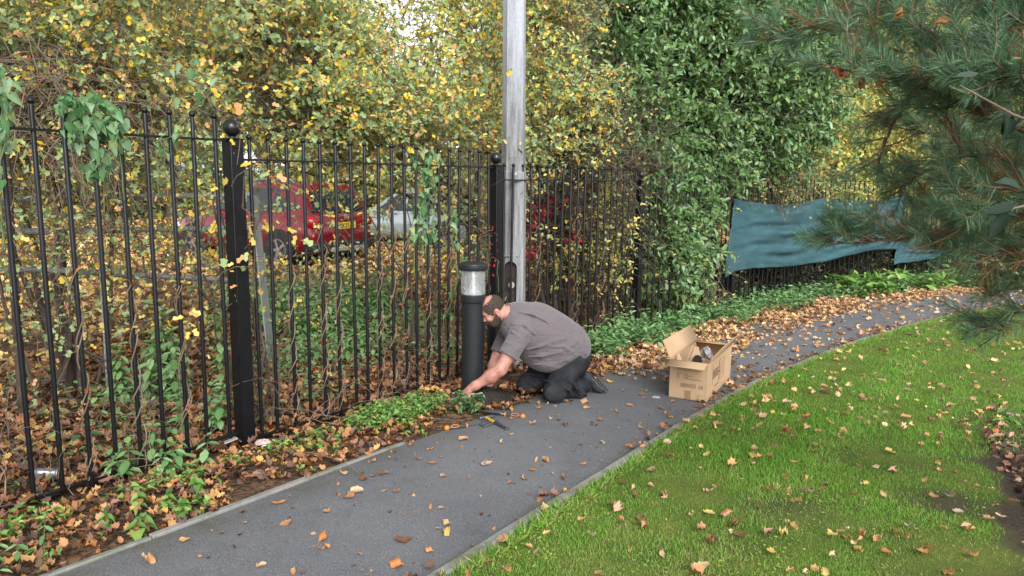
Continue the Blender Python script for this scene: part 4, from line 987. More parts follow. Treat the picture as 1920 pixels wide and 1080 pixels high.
mb = MB(); mb.tube([BP(.105, .08, .295), BP(.13, .075, .31), BP(.165, .08, .30)], .012, 8); obj('wrapped_fixings', mb, mat('bag of fixings', (.3, .28, .24), .4), ins)
M_bag = mat('clear plastic bag', (.75, .74, .80), .12, 0, .8); BS(M_bag).inputs['Transmission Weight'].default_value = .35; BS(M_bag).inputs['Alpha'].default_value = .85
nb_ = noise(M_bag, 18, 3, .6); bump(M_bag, nb_, 1., .03)
bgm = bpy.data.meshes.new('plastic_bag'); V = []; F = []; n1_, n2_ = 14, 10
for i in range(n1_+1):
    for j in range(n2_+1):
        s_, t_ = i/n1_, j/n2_
        V.append(BP(.20 + .11*t_ - .02*math.sin(s_*9 + t_*5), .30 + .25*s_*t_ + .03*math.sin(t_*11 + s_*3) + random.uniform(-.012, .012), .14 + .30*(1 - abs(t_ - .25)*1.1)*(.6 + .4*math.sin(PI*min(1, s_ + .2))) + random.uniform(-.015, .015)))
F = [[i*(n2_+1) + j, i*(n2_+1) + j+1, (i+1)*(n2_+1) + j+1, (i+1)*(n2_+1) + j] for i in range(n1_) for j in range(n2_)]
o = obj('plastic_bag', newmesh('plastic_bag', V, F, 40), M_bag, loc=BP(.25, .4, .05)); so = o.modifiers.new('t', 'SOLIDIFY'); so.thickness = .002
tag(o, 'crumpled clear plastic bag lying inside the open carton', 'plastic bag')
# ================================================================== TOOLS by the man
M_or = mat('orange rubber', (.75, .19, .015), .45); M_dk = mat('dark grip', (.035, .033, .035), .6); M_tool = noisy('dark tool steel', (.07, .075, .09), (.16, .17, .19), 30, .4, .2, .002, metal=.5)
M_yel = mat('yellow rubber', (.72, .46, .02), .5)
def gpt(u, v, h): p = gp(u, v, h); return p
def handle(root, a, b, r=.0165):
    d = unit(b - a); L = np.linalg.norm(b - a); fx, fy, fz = frame(d)
    mb = MB(); mb.lathe(a, [(.005, 0), (.013, .004), (.018, .014), (.018, .022), (.0145, .032)], 18, (fx, fy, fz)); obj('end_cap', mb, M_or, root)
    mb = MB(); mb.lathe(a, [(.0145, .0325), (.017, .045), (.0185, .07), (.017, .1), (.0165, L*.8), (.0155, L)], 18, (fx, fy, fz)); g_ = obj('grip', mb, M_dk, root)
    mb = MB(); mb.lathe(a + d*(L - .006), [(.0155, 0), (.0172, .002), (.0172, .008), (.012, .012)], 18, (fx, fy, fz)); obj('ferrule', mb, M_or, root)
    mb = MB(); up = fx if abs(fx[2]) > abs(fy[2]) else fy; up = up*(1 if up[2] > 0 else -1); sd_ = np.cross(d, up)
    toc = unit(up*.6 + np.array([0, -1, 0])*.8 - d*(unit(up*.6 + np.array([0, -1, 0])*.8) @ d)); sd_ = np.cross(d, toc)
    P = [a + d*(.075 + .03*math.cos(t) + .0) + sd_*.011*math.sin(t) + toc*.0172 for t in np.linspace(0, 2*PI, 20)]; mb.tube(P, .0022, 6); obj('grip_outline', mb, M_or, g_)
# hand fork, lower left
t1 = gpt(833, 803, .02); t2 = gpt(875, 798, .02)
fk = empty('hand_fork', tuple(t1 - [0, 0, .02]), 'small garden hand fork with orange and black handle and dark tines pointing right', 'hand fork'); handle(fk, t1, t2)
mb = MB(); e0 = gpt(897, 795, .012); mb.tube([t2, e0, gpt(905, 797, .02)], [.006, .006, .006], 8)
for i, (u, v) in enumerate(((930, 781), (936, 787), (940, 792))):
    mb.tube([gpt(900, 796, .015), gpt(904 + 2*i, 790 + 5*i, .022), gpt(918, 785 + 5.5*i, .022), gpt(u, v, .012)], [.007, .0065, .0055, .003], 8, flat=.5)
obj('tines', mb, M_tool, fk)
# trowel, upper right
t1 = gpt(985, 781, .02); t2 = gpt(947, 777, .022)
tw = empty('hand_trowel', tuple(t1 - [0, 0, .02]), 'small garden trowel with orange-capped black handle and blade pointing left', 'trowel'); handle(tw, t1, t2)
mb = MB(); q0 = t2; q1 = gpt(938, 775, .03); mb.tube([q0, q1], .006, 8); V = []; F = []
q2 = gpt(898, 771, .008); d = unit(q2 - q1); sd_ = unit(np.cross(d, [0, 0, 1.])); L = np.linalg.norm(q2 - q1)
for i, (t, w_) in enumerate(((0, .022), (.15, .036), (.5, .038), (.8, .026), (1, .004))):
    for j in range(7): s_ = j/3 - 1; V.append(q1 + d*L*t + sd_*w_*s_ + np.array([0, 0, .014*s_*s_*min(1, w_/.03)]))
F = [[i*7 + j, i*7 + j+1, i*7 + 7 + j+1, i*7 + 7 + j] for i in range(4) for j in range(6)]; mb.add(V, F)
o = obj('blade', mb, M_tool, tw); so = o.modifiers.new('t', 'SOLIDIFY'); so.thickness = .002
# folding saw / hammer handle, yellow and black
a, b = gpt(952, 806, .018), gpt(912, 783, .022); hm = empty('hammer', tuple(a - [0, 0, .02]), 'hammer with black grip and yellow striped shaft lying across the other tools', 'hammer')
d = unit(b - a); fx, fy, fz = frame(d); L = np.linalg.norm(b - a)
mb = MB(); mb.lathe(a, [(.012, 0), (.019, .004), (.019, .02), (.0155, .035), (.0165, L*.55), (.014, L*.6)], 16, (fx, fy*.8, fz)); obj('grip', mb, M_dk, hm)
mb = MB(); mb.lathe(a, [(.0125, L*.6), (.0125, L*.98)], 14, (fx, fy*.8, fz)); sf = obj('shaft', mb, M_yel, hm)
mb = MB(); [mb.lathe(a, [(.0132, L*t), (.0132, L*(t+.03))], 14, (fx, fy*.8, fz)) for t in (.68, .78, .88)]; obj('black_band', mb, M_dk, sf)
hx = unit(np.cross(d, [0, 0, 1.])); hc = a + d*(L*1.0 + .01); mb = MB(); mb.tube([hc - hx*.055, hc - hx*.05, hc - hx*.03, hc + hx*.02, hc + hx*.07], [.012, .014, .009, .011, .003], 10); obj('head', mb, M_tool, hm)
# litter by the fence
def crumple(name, c, r, m, label, cat, n=3):
    bm_ = MB(); bm_.ball((0, 0, 0), 1, 16, 10); V = np.array(bm_.v); V = V*r*(1 + .35*lump(V*3 + c, 1.2)[:, None]*.6 + rng.normal(size=(len(V), 1))*.08)
    me = newmesh(name, V + c, bm_.f, 30); o = obj(name, me, m, loc=c); return tag(o, label, cat)
M_foil = mat('crumpled plastic film', (.26, .27, .27), .35, 0, .6)
p = gp(1229, 746, .012); crumple('litter_wrapper', p, np.array([.042, .03, .018]), M_foil, 'small crumpled grey plastic wrapper on the path left of the carton', 'litter')
p = gp(494, 830, .02); crumple('litter_wrapper', p, np.array([.055, .03, .02]), mat('pinkish film', (.42, .32, .28), .4), 'crumpled pinkish plastic litter beside the foot of the big post', 'litter')
can = gp(86, 888, .03); cn_ = empty('drink_can', tuple(can), 'crushed silver and dark blue drink can lying in leaves behind the bars', 'can')
mb = MB(); cdx = unit(np.array([.9, .3, -.12])); fx, fy, fz = frame(cdx); mb.lathe(can - cdx*.055, [(.026, 0), (.032, .008), (.031, .045), (.026, .06), (.031, .08), (.033, .1), (.026, .108)], 20, (fx*.8, fy, fz)); obj('can_body', mb, noisy('can print', (.02, .025, .10), (.5, .5, .52), 14, .3, 0, metal=.6), cn_)
mb = MB(); mb.lathe(can + cdx*.0535, [(.025, 0), (.025, .003), (.02, .002)], 20, (fx*.8, fy, fz)); obj('can_lid', mb, M_steel, cn_)
p = gp(432, 826, .03); pa = MB(); pa.box(p, (.09, .04, .008), (unit(np.array([.8, .6, .2])), unit(np.array([-.6, .8, 0])), unit(np.array([-.16, -.12, 1])))); o = obj('food_tray', pa, M_foil, bevel=.003, loc=p); tag(o, 'flattened silver tray of litter lying on the bottom rail by the big post', 'litter')
# ================================================================== VEGETATION
HAW = [(.30, .42, .20), (.82, .62, .08), (.24, .36, .15), (.42, .52, .22), (.84, .50, .15), (.50, .56, .16), (.30, .42, .18), (.86, .70, .22), (.20, .31, .13), (.85, .60, .06), (.38, .48, .20), (.80, .42, .20), (.34, .44, .20), (.84, .64, .14), (.27, .38, .15)]
M_haw = leafmat('autumn hawthorn leaf', HAW + [(.40, .52, .22), (.80, .70, .22), (.33, .46, .20)], .5, .35)
M_hawy = leafmat('golden leaf', [(.86, .62, .10), (.42, .50, .18), (.82, .46, .12), (.30, .42, .16), (.86, .68, .18), (.80, .40, .16), (.36, .46, .18), (.86, .60, .08)])
M_ylgr = leafmat('yellow green leaf', [(.62, .62, .18), (.32, .44, .16), (.78, .68, .18), (.24, .36, .12), (.70, .60, .14), (.76, .50, .14), (.36, .46, .18)])
M_ever = leafmat('glossy evergreen leaf', [(.10, .20, .05), (.19, .33, .09), (.11, .22, .06), (.22, .38, .14), (.08, .16, .05), (.18, .31, .11), (.15, .28, .10), (.07, .14, .05), (.24, .38, .18), (.30, .36, .10), (.20, .34, .12)], .32, .3, .55)
M_tree = leafmat('green tree leaf', [(.18, .32, .10), (.28, .42, .13), (.44, .54, .14), (.20, .33, .11), (.64, .60, .14)])
M_treey = leafmat('yellowing tree leaf', [(.60, .58, .14), (.34, .46, .14), (.80, .66, .14), (.26, .38, .12), (.82, .58, .12), (.46, .52, .16)])
M_dark = leafmat('dark conifer foliage', [(.02, .045, .02), (.035, .07, .03), (.05, .09, .03), (.025, .055, .025)], .6, .1)
M_ivy = leafmat('ivy leaf', [(.08, .15, .06), (.13, .22, .09), (.06, .12, .05), (.24, .3, .14), (.28, .24, .1)], .4, .15)
M_bind = leafmat('bindweed leaf', [(.12, .26, .10), (.22, .37, .17), (.07, .17, .06), (.28, .42, .24), (.10, .23, .08), (.16, .31, .13), (.33, .40, .15)], .45, .35)
M_net_l = leafmat('nettle leaf', [(.15, .30, .10), (.22, .38, .14), (.12, .25, .08), (.27, .44, .19)], .6, .3)
M_weed = leafmat('weed leaf', [(.15, .32, .06), (.23, .40, .09), (.11, .23, .05), (.30, .42, .12), (.18, .3, .08)], .5, .3)
M_red = leafmat('crimson leaf', [(.45, .015, .04), (.55, .03, .06), (.35, .02, .03)], .5, .35)
M_rust = leafmat('rusty leaf', [(.34, .10, .03), (.5, .2, .05), (.22, .06, .03), (.45, .26, .1)], .6, .25)
def foliage_on(P, per, T, size, name, m, parent, t0=.15, spread=.35, gap=None, up=.25, extra=None):
    pos, d = along(P, per, t0); n = len(pos)
    pos = pos + rng.normal(size=(n, 3))*.02
    dd = unit(d*.6 + rng.normal(size=(n, 3))*spread*1.6 + np.array([0, 0, -.15])); nr = unit(rng.normal(size=(n, 3))*.62 + np.array([.15, -.62, .75])); nr *= np.sign((nr[:, 1:2] < .2)*2. - 1)
    rnd = np.clip(.5 + .28*lump(pos, 1.3) + rng.normal(size=n)*.3, 0, 1) if extra is None else extra(pos)
    if gap is not None:
        k = gap(pos); pos, dd, nr, rnd = pos[k], dd[k], nr[k], rnd[k]
    sz = size*(.45 + 1.0*rng.random(len(pos)))
    return obj(name, scatter_mesh(name, T, pos, dd, sz, nr, rnd), m, parent)
def bush(name, label, cat, base, E, nsh, L, per, T, size, m, twig=(.003, .0012), nlimb=14, lr=.03, tm=None, trunk=None, group=None, gap=None, up=.1, droop=.25, wob=.22, mtwig=None, part='foliage', topbias=.5, spread=.35, m_shoot=6):
    b = np.array(base, float); b[2] = float(G(b[0], b[1])) - .03; root = empty(name, tuple(b), label, cat, group)
    st, out = in_ells(E, nsh); d = unit(out*.8 + rng.normal(size=(nsh, 3))*.6 + np.array([0, 0, topbias]))
    P = grow(st, d, L*(.6 + .8*rng.random(nsh)), m_shoot, up, droop, wob)
    foliage_on(P, per, T, size, part, m, root, gap=gap, spread=spread)
    obj('twigs', polys_mesh('twigs', P, twig[0], twig[1], 3), mtwig or M_twig, root)
    # limbs from the trunk out into the crown
    tg, _ = in_ells(E, nlimb); bb = b + np.array([0, 0, .02]); th = trunk[1] if trunk else .25; tr_ = trunk[0] if trunk else lr*1.6
    s0 = bb + np.c_[rng.normal(size=(nlimb, 2))*(.12 if not trunk else tr_*.3), th*(.75 + .3*rng.random(nlimb)) if trunk else np.zeros(nlimb)]
    mm = 9; t = np.linspace(0, 1, mm)[None, :, None]; Q = s0[:, None]*(1-t) + tg[:, None]*t; Q[:, :, 2] += (np.sin(t[..., 0]*PI)*.12*(tg[:, 2] - s0[:, 2])[:, None])
    Q[:, 1:-1] += rng.normal(size=(nlimb, mm-2, 3))*.03*np.linalg.norm(tg - s0, axis=1)[:, None, None]*.5
    obj('limbs', polys_mesh('limbs', Q, lr, .006, 6), mtwig or M_bark, root)
    mb = MB(); ph_ = random.random()*6
    if trunk:
        mb.tube([bb + np.array([.05*math.sin(z*2 + ph_)*z, .04*math.cos(z*1.7 + ph_)*z, z - .05]) for z in np.linspace(0, th*1.05, 9)], [tr_*(1.35 - .3*min(1, q/2) - .1*q/8) for q in range(9)], 12)
        obj('trunk', mb, tm or M_bark, root)
    else:
        for q in range(5):
            a = q*1.3 + ph_; mb.tube([bb + np.array([math.cos(a)*.06*(1 + z), math.sin(a)*.06*(1 + z), z - .05]) + np.array([random.uniform(-.01, .01)]*3) for z in np.linspace(0, .6, 5)], [lr*1.5, lr*1.2, lr, lr*.9, lr*.8], 8)
        obj('stems', mb, tm or M_bark, root)
    return root
# --- autumn hawthorn over the left panel
E = [ell(60, 60, 5.6, 180, 130, .7), ell(230, 120, 5.7, 170, 130, .7), ell(120, 240, 5.3, 170, 60, .5), ell(330, 230, 5.9, 130, 60, .5), ell(250, -60, 5.7, 260, 90, .8), ell(-120, 200, 5.2, 150, 200, .6), ell(-30, 320, 5.0, 90, 200, .3, )]
bush('hawthorn_bush', 'yellow-green autumn hawthorn arching over the leftmost railing panel', 'bush', (at(125, 700, 5.3)), E, 1900, .55, 18, 'lobed', .046, M_haw, nlimb=7, lr=.018, wob=.28, topbias=.25, twig=(.0026, .0012),
     gap=lambda p: lump(p, 2.2) > -.4)
st_, _ = in_ells([ell(70, 210, 5.15, 190, 90, .35), ell(60, 280, 5.0, 120, 45, .3), ell(120, 150, 5.2, 150, 60, .3)], 520)
P = grow(st_, unit(rng.normal(size=(520, 3))*[1, .5, .45] + np.array([.5, 0, .05])), .9, 9, 0, .45, .3)
br1 = empty('bramble_tangle', (st_[:, 0].mean(), st_[:, 1].mean(), float(G(st_[:, 0].mean(), 5.2))), 'brown tangle of bare bramble stems behind the top of the leftmost panel', 'brambles')
obj('stems', polys_mesh('stems', P, .0045, .002, 4), M_twig, br1)
pos, d = along(P[::3], 2); obj('withered_leaves', scatter_mesh('wl', 'lobed', pos, rng.normal(size=(len(pos), 3)), .035, None, None), M_rust, br1)
for (u0, v0, u1, v1, Y, r_) in ((40, 760, 6, 330, 4.75, .045), (152, 715, 100, 520, 5.2, .03), (152, 715, 168, 560, 5.2, .022), (175, 690, 172, 500, 5.9, .012)):
    pass
mb = MB(); 
for (pts, r_) in ((((45, 800), (30, 600), (22, 450), (8, 250)), .028),): mb.tube([at(u, v, 4.7) + rng.normal(size=3)*.012 for u, v in pts], [r_*1.2, r_, r_*.9, r_*.7], 10)
t_ = empty('leaning_stem', tuple(at(45, 800, 4.7)), 'dark bark stem at the far left edge behind the first bars', 'tree trunk'); obj('trunk', mb, M_twigdark, t_)
mb = MB(); a0 = gp(118, 712); 
for pts, r_ in (([(118, 716), (100, 640), (76, 570), (60, 500)], .032), ([(120, 716), (112, 660), (108, 620), (110, 560), (124, 480)], .022), ([(118, 714), (130, 650), (136, 560), (140, 420)], .02)):
    mb.tube([at(u, v, 5.1 + .05*i) for i, (u, v) in enumerate(pts)], [r_*(1 - .15*i) for i in range(len(pts))], 9)
t_ = empty('forked_stump', tuple(at(118, 716, 5.1)), 'dark forked stem rising from the leaf litter behind the leftmost panel', 'shrub stem'); obj('trunk', mb, M_twigdark, t_)
# low sparse growth seen through the left panels
E = [ell(60, 470, 4.9, 110, 110, .3), ell(250, 420, 5.2, 170, 70, .35), ell(350, 520, 5.4, 90, 110, .35), ell(60, 620, 4.7, 90, 70, .25)]
bush('hawthorn_sapling', 'thin hawthorn shoots with few yellow leaves threaded behind the leftmost bars', 'bush', at(330, 690, 5.4), E, 290, .6, 7, 'lobed', .040, M_haw, nlimb=7, lr=.009, wob=.3, topbias=.3, twig=(.0035, .0015))
# --- middle hawthorn over the second panel
E = [ell(520, 130, 7.4, 150, 130, .8), ell(700, 235, 7.6, 170, 60, .8), ell(860, 275, 8.0, 110, 45, .7), ell(600, 230, 7.4, 210, 60, .7), ell(460, 20, 7.6, 130, 120, .8), ell(600, 50, 8.2, 70, 80, .7), ell(930, 110, 8.4, 28, 150, .4), ell(400, 250, 6.9, 90, 70, .5)]
bush('hawthorn_bush', 'large golden and green hawthorn crown above the middle railing panel', 'bush', at(892, 560, 8.6), E, 3600, .6, 18, 'lobed', .05, M_haw, nlimb=40, lr=.022, trunk=(.11, 1.5), wob=.25,
     gap=lambda p: lump(p, 1.9) > -.38)
E = [ell(470, 310, 6.4, 60, 30, .3), ell(660, 312, 6.9, 190, 22, .4), ell(600, 400, 6.8, 90, 60, .3), ell(900, 400, 7.6, 60, 130, .3), ell(790, 400, 7.2, 90, 110, .3), ell(560, 560, 6.7, 90, 50, .3)]
bush('briar_bush', 'straggly rose briar with orange leaves and berries behind the middle bars', 'bush', at(790, 600, 7.2), E, 440, .55, 9, 'lobed', .036, M_haw, nlimb=9, lr=.01, wob=.3, topbias=.25,
     gap=lambda p: lump(p, 2.6) > -.3)
# near sprays of lobed yellow leaves in front of the big post
E = [ell(460, 420, 4.75, 60, 90, .06), ell(520, 470, 5.0, 40, 50, .06), ell(430, 330, 4.5, 60, 60, .06), ell(380, 560, 4.3, 40, 50, .05)]
bush('hawthorn_spray', 'bare forked twig with a few bright yellow leaves crossing the big left post', 'twig', at(500, 700, 5.0), E, 15, .42, 6, 'lobed', .055, M_hawy, nlimb=9, lr=.006, wob=.22, topbias=.1, twig=(.003, .0015), up=0, droop=.2)
# --- right of the column: yellow leaves over a dark bramble thicket
E = [ell(1030, 60, 9.0, 60, 100, .5), ell(1040, 190, 8.9, 80, 70, .6), ell(1110, 250, 9.2, 40, 50, .4), ell(1010, 270, 8.4, 40, 50, .4), ell(1030, -20, 9.2, 90, 60, .7)]
bush('hawthorn_bush', 'yellow autumn hawthorn right of the concrete column, above bare brambles', 'bush', at(1060, 600, 9.4), E, 1500, .55, 15, 'lobed', .048, M_haw, nlimb=22, lr=.02, wob=.25, gap=lambda p: lump(p, 1.9) > -.5)
st_, _ = in_ells([ell(1070, 250, 9.1, 110, 80, .4), ell(1110, 330, 9.3, 90, 80, .4), ell(1040, 380, 9.0, 80, 130, .4), ell(1100, 500, 9.3, 100, 110, .4)], 900)
P = grow(st_, unit(rng.normal(size=(900, 3))*[.9, .5, .6] + np.array([.1, 0, .2])), 1.0, 10, .05, .5, .25)
br2 = empty('bramble_thicket', tuple(gp(1080, 640)), 'dark thicket of arching bramble stems behind the panel right of the column', 'brambles')
obj('stems', polys_mesh('stems', P, .0055, .002, 4), M_twigdark, br2)
pos, d = along(P, 4); obj('foliage', scatter_mesh('bf', 'lobed', pos, rng.normal(size=(len(pos), 3)), .045, rng.normal(size=(len(pos), 3)) + np.array([0, 0, 1.5])), leafmat('bramble leaf', [(.12, .18, .06), (.5, .46, .12), (.08, .12, .04), (.18, .24, .08), (.45, .22, .08), (.10, .14, .05)]), br2)
st_, _ = in_ells([ell(1100, 290, 8.9, 100, 70, .2), ell(1120, 400, 9.2, 60, 120, .2)], 160); P = grow(st_, unit(rng.normal(size=(160, 3))*[.9, .3, .5]), .8, 10, .05, .5, .2)
obj('dry_canes', polys_mesh('dry_canes', P, .004, .0018, 4), M_twig, br2)
E = [ell(1020, 430, 9.0, 45, 50, .15), ell(1060, 450, 9.1, 25, 45, .12)]
bush('virginia_creeper', 'crimson creeper leaves glowing through the bars right of the column', 'creeper', at(1050, 600, 9.3), E, 26, .3, 9, 'heart', .075, M_red, nlimb=5, lr=.006)
E = [ell(1110, 480, 8.9, 70, 110, .15), ell(1150, 400, 9.0, 40, 60, .15)]
bush('dogwood_bush', 'small yellow and green leaved shrub behind the bars near the third post', 'bush', at(1120, 620, 9.1), E, 130, .4, 14, 'oval', .05, M_ylgr, nlimb=9, lr=.008)
# --- evergreen
E = [ell(1290, 120, 11.6, 150, 190, 1.0), ell(1150, 70, 10.6, 70, 130, .5), ell(1190, 200, 10.4, 60, 100, .4), ell(1215, 330, 9.95, 60, 60, .3) + (2,), ell(1235, 460, 9.85, 45, 100, .15) + (4,), ell(1280, 400, 10.4, 55, 60, .2) + (3,), ell(1262, 510, 10.3, 45, 60, .15) + (3,), ell(1430, 160, 12.0, 130, 170, 1.0), ell(1230, 300, 10.6, 70, 90, .5), ell(1300, 310, 11.2, 90, 90, .8), ell(1400, 40, 12.2, 200, 130, 1.0), ell(1240, 30, 11.3, 120, 130, .8), ell(1460, 215, 12.2, 90, 70, .7), ell(1270, 460, 10.75, 65, 110, .4), ell(1250, 420, 10.3, 55, 90, .3), ]
bush('privet_tree', 'tall dense dark evergreen spilling over the railing left of the teal netting', 'evergreen tree', at(1330, 560, 12.0), E, 13500, .40, 12, 'oval', .085, M_ever, nlimb=50, lr=.03, trunk=(.13, 1.6), wob=.2, topbias=.1, droop=.5, gap=lambda p: lump(p, 1.7) > -.5, twig=(.003, .0012), m_shoot=5, spread=.3)
st_, _ = in_ells([ell(1450, 310, 11.9, 70, 45, .3), ell(1280, 520, 10.6, 90, 60, .2), ell(1440, 350, 11.9, 60, 20, .2)], 420)
P = grow(st_, unit(rng.normal(size=(420, 3))*[.8, .4, .5] + np.array([0, -.2, -.1])), .7, 8, 0, .5, .25)
o = empty('clematis_tangle', tuple(gp(1440, 560)), 'dry brown stems of old climber tangled above the teal netting', 'creeper'); obj('stems', polys_mesh('stems', P, .0055, .002, 4), M_twig, o)
pos, d = along(P, 3); obj('foliage', scatter_mesh('bf', 'oval', pos, rng.normal(size=(len(pos), 3)), .05, None), M_ylgr, o)
E = [ell(1420, 362, 11.95, 60, 14, .12), ell(1530, 365, 12.9, 60, 14, .12), ell(1600, 366, 13.6, 60, 10, .12)]
bush('ivy_trail', 'thin trails of small leaves lying along the top of the netted railing', 'creeper', at(1500, 540, 13.0), E, 200, .3, 7, 'oval', .06, M_ylgr, nlimb=8, lr=.006)
# --- farther right
E = [ell(1630, 300, 17, 110, 90, 1.2), ell(1560, 330, 16, 50, 60, .6), ell(1700, 250, 18, 90, 120, 1.2)]
bush('autumn_shrub', 'glowing yellow and orange shrub beyond the netting, seen past the pine', 'bush', at(1640, 520, 17.5), E, 1500, .7, 14, 'lobed', .085, M_ylgr, nlimb=20, lr=.03)
E = [ell(1750, 505, 15.3, 60, 35, .25), ell(1830, 500, 15.6, 50, 35, .25), ell(1900, 490, 16, 70, 45, .3)]
bush('ivy_hedge', 'low rounded ivy hedge smothering the fence under the pine', 'hedge', at(1790, 540, 15.6), E, 1300, .25, 12, 'heart', .07, M_ivy, nlimb=12, lr=.01)
E = [ell(1800, 330, 19, 150, 160, 1.5), ell(1960, 300, 18, 160, 220, 1.5), ell(1720, 120, 21, 130, 150, 1.5), ell(1900, 80, 21, 160, 150, 1.5)]
bush('dark_tree', 'dark green tree far behind the pine at the right edge', 'tree', at(1870, 520, 19.5), E, 3000, .9, 12, 'oval', .11, M_tree, nlimb=30, lr=.05, trunk=(.2, 2.2))
E = [ell(1440, 530, 12.9, 90, 45, .3), ell(1560, 500, 14.2, 90, 45, .3), ell(1660, 490, 14.9, 60, 45, .3), ell(1300, 560, 11.6, 90, 60, .3)]
bush('undergrowth_bush', 'low undergrowth added behind the railing below the teal netting, shade coloured into its leaves', 'bush', at(1500, 540, 13.9), E, 1500, .4, 9, 'oval', .07, leafmat('undergrowth with painted shade', [(.03, .05, .02), (.05, .08, .03), (.10, .07, .04), (.02, .03, .015)]), nlimb=14, lr=.012, mtwig=M_twigdark, twig=(.006, .003))  # bush added to darken this gap; the shade is in its leaf colours
# --- trees beyond the car park
def far_tree(label, u, vb, Y, E, n, m, size=.16, T='lobed', tr=.22, cat='tree', name='background_tree', gap=None, L=1.3, per=13):
    bush(name, label, cat, at(u, vb, Y), E, n, L, per, T, size, m, nlimb=26, lr=.07, trunk=(tr, 3.4), group='trees beyond the car park', twig=(.012, .004), gap=gap or (lambda p: lump(p, .55) > -.75))
far_tree('pale yellow-green tree beyond the car park, farthest left', 40, 470, 24, [ell(0, 180, 24, 190, 220, 2), ell(120, 60, 24, 150, 130, 2)], 1900, M_treey)
far_tree('green tree with hanging shoots behind the red car', 330, 470, 27, [ell(250, 150, 27, 150, 190, 2), ell(360, 60, 27, 150, 130, 2), ell(330, 290, 27, 120, 70, 2)], 1900, M_tree)
far_tree('dark feathery conifer rising above the middle of the car park', 500, 470, 23, [ell(540, 30, 23, 60, 110, 1.4), ell(500, 130, 23, 60, 90, 1.2), ell(470, 0, 23, 70, 70, 1.4)], 1300, M_dark, .15, 'slim')
far_tree('yellowing tree behind the two cars, left of the sky gap', 610, 465, 28, [ell(620, 170, 28, 100, 150, 2), ell(590, 20, 28, 90, 110, 2), ell(660, 300, 28, 160, 80, 2)], 1700, M_treey)
far_tree('slender tree with sparse brown leaves against the bright sky gap', 800, 465, 22, [ell(765, 90, 22, 45, 120, .8), ell(840, 60, 22, 50, 70, .8), ell(870, 200, 22, 60, 60, .9)], 420, M_treey, .12, per=10)
far_tree('tall dark-trunked tree left of the concrete column', 897, 470, 15, [ell(900, 60, 15.5, 45, 110, .8), ell(930, 220, 16, 60, 130, .9)], 700, M_treey, .10, tr=.2, L=.8)
far_tree('golden tree behind the brambles right of the column', 1080, 465, 24, [ell(1050, 120, 24, 130, 200, 2), ell(1150, 60, 24, 110, 120, 2), ell(1060, 330, 24, 130, 90, 2)], 1700, M_hawy)
far_tree('green tree beyond the evergreen, upper right centre', 1400, 460, 30, [ell(1330, 60, 30, 160, 160, 2.5), ell(1530, 120, 30, 150, 180, 2.5), ell(1500, 300, 30, 180, 120, 2.5)], 2300, M_tree)
far_tree('pale yellow tree behind the pine top', 1640, 460, 26, [ell(1600, 60, 26, 150, 130, 2), ell(1720, 250, 26, 160, 120, 2)], 1700, M_treey)
E = [ell(-60, 390, 30, 300, 45, 1.5), ell(300, 385, 31, 260, 50, 1.5), ell(620, 380, 31, 200, 55, 1.5), ell(900, 370, 31, 190, 65, 1.5), ell(1200, 370, 31, 200, 70, 1.5), ell(1500, 390, 31, 220, 60, 1.5)]
bush('boundary_hedge', 'long mixed hedge closing off the far side of the car park', 'hedge', at(600, 440, 31), E, 4200, 1.1, 13, 'oval', .2, M_tree, nlimb=30, lr=.05)
for lb, u, Y, r_, m in (('slim grey trunk seen high up left of the sky gap', 655, 18, .06, M_bark), ('thin straight pale trunk behind the middle hawthorn crown', 572, 16, .035, M_twig), ('brown trunk between the evergreen and the pine', 1545, 20, .1, M_bark), ('slender dark trunk standing behind the leaning stem', 105, 9, .06, M_bark)):
    b = at(u, 480, Y); b[2] = float(G(b[0], b[1])); e = empty('tree_trunk', tuple(b), lb, 'tree trunk'); mb = MB(); mb.tube([b + np.array([.1*math.sin(z*.9), 0, z]) for z in np.linspace(-.1, 7, 12)], [r_*(1.2 - .06*i) for i in range(12)], 9); obj('trunk', mb, m, e)
    st_ = b + np.c_[np.zeros((14, 2)), 1.5 + rng.random(14)*5]; P = grow(st_, unit(rng.normal(size=(14, 3))*[1, 1, .3] + [0, 0, .5]), 1.6, 8, .1, .1, .15); obj('limbs', polys_mesh('limbs', P, r_*.35, .006, 5), m, e)
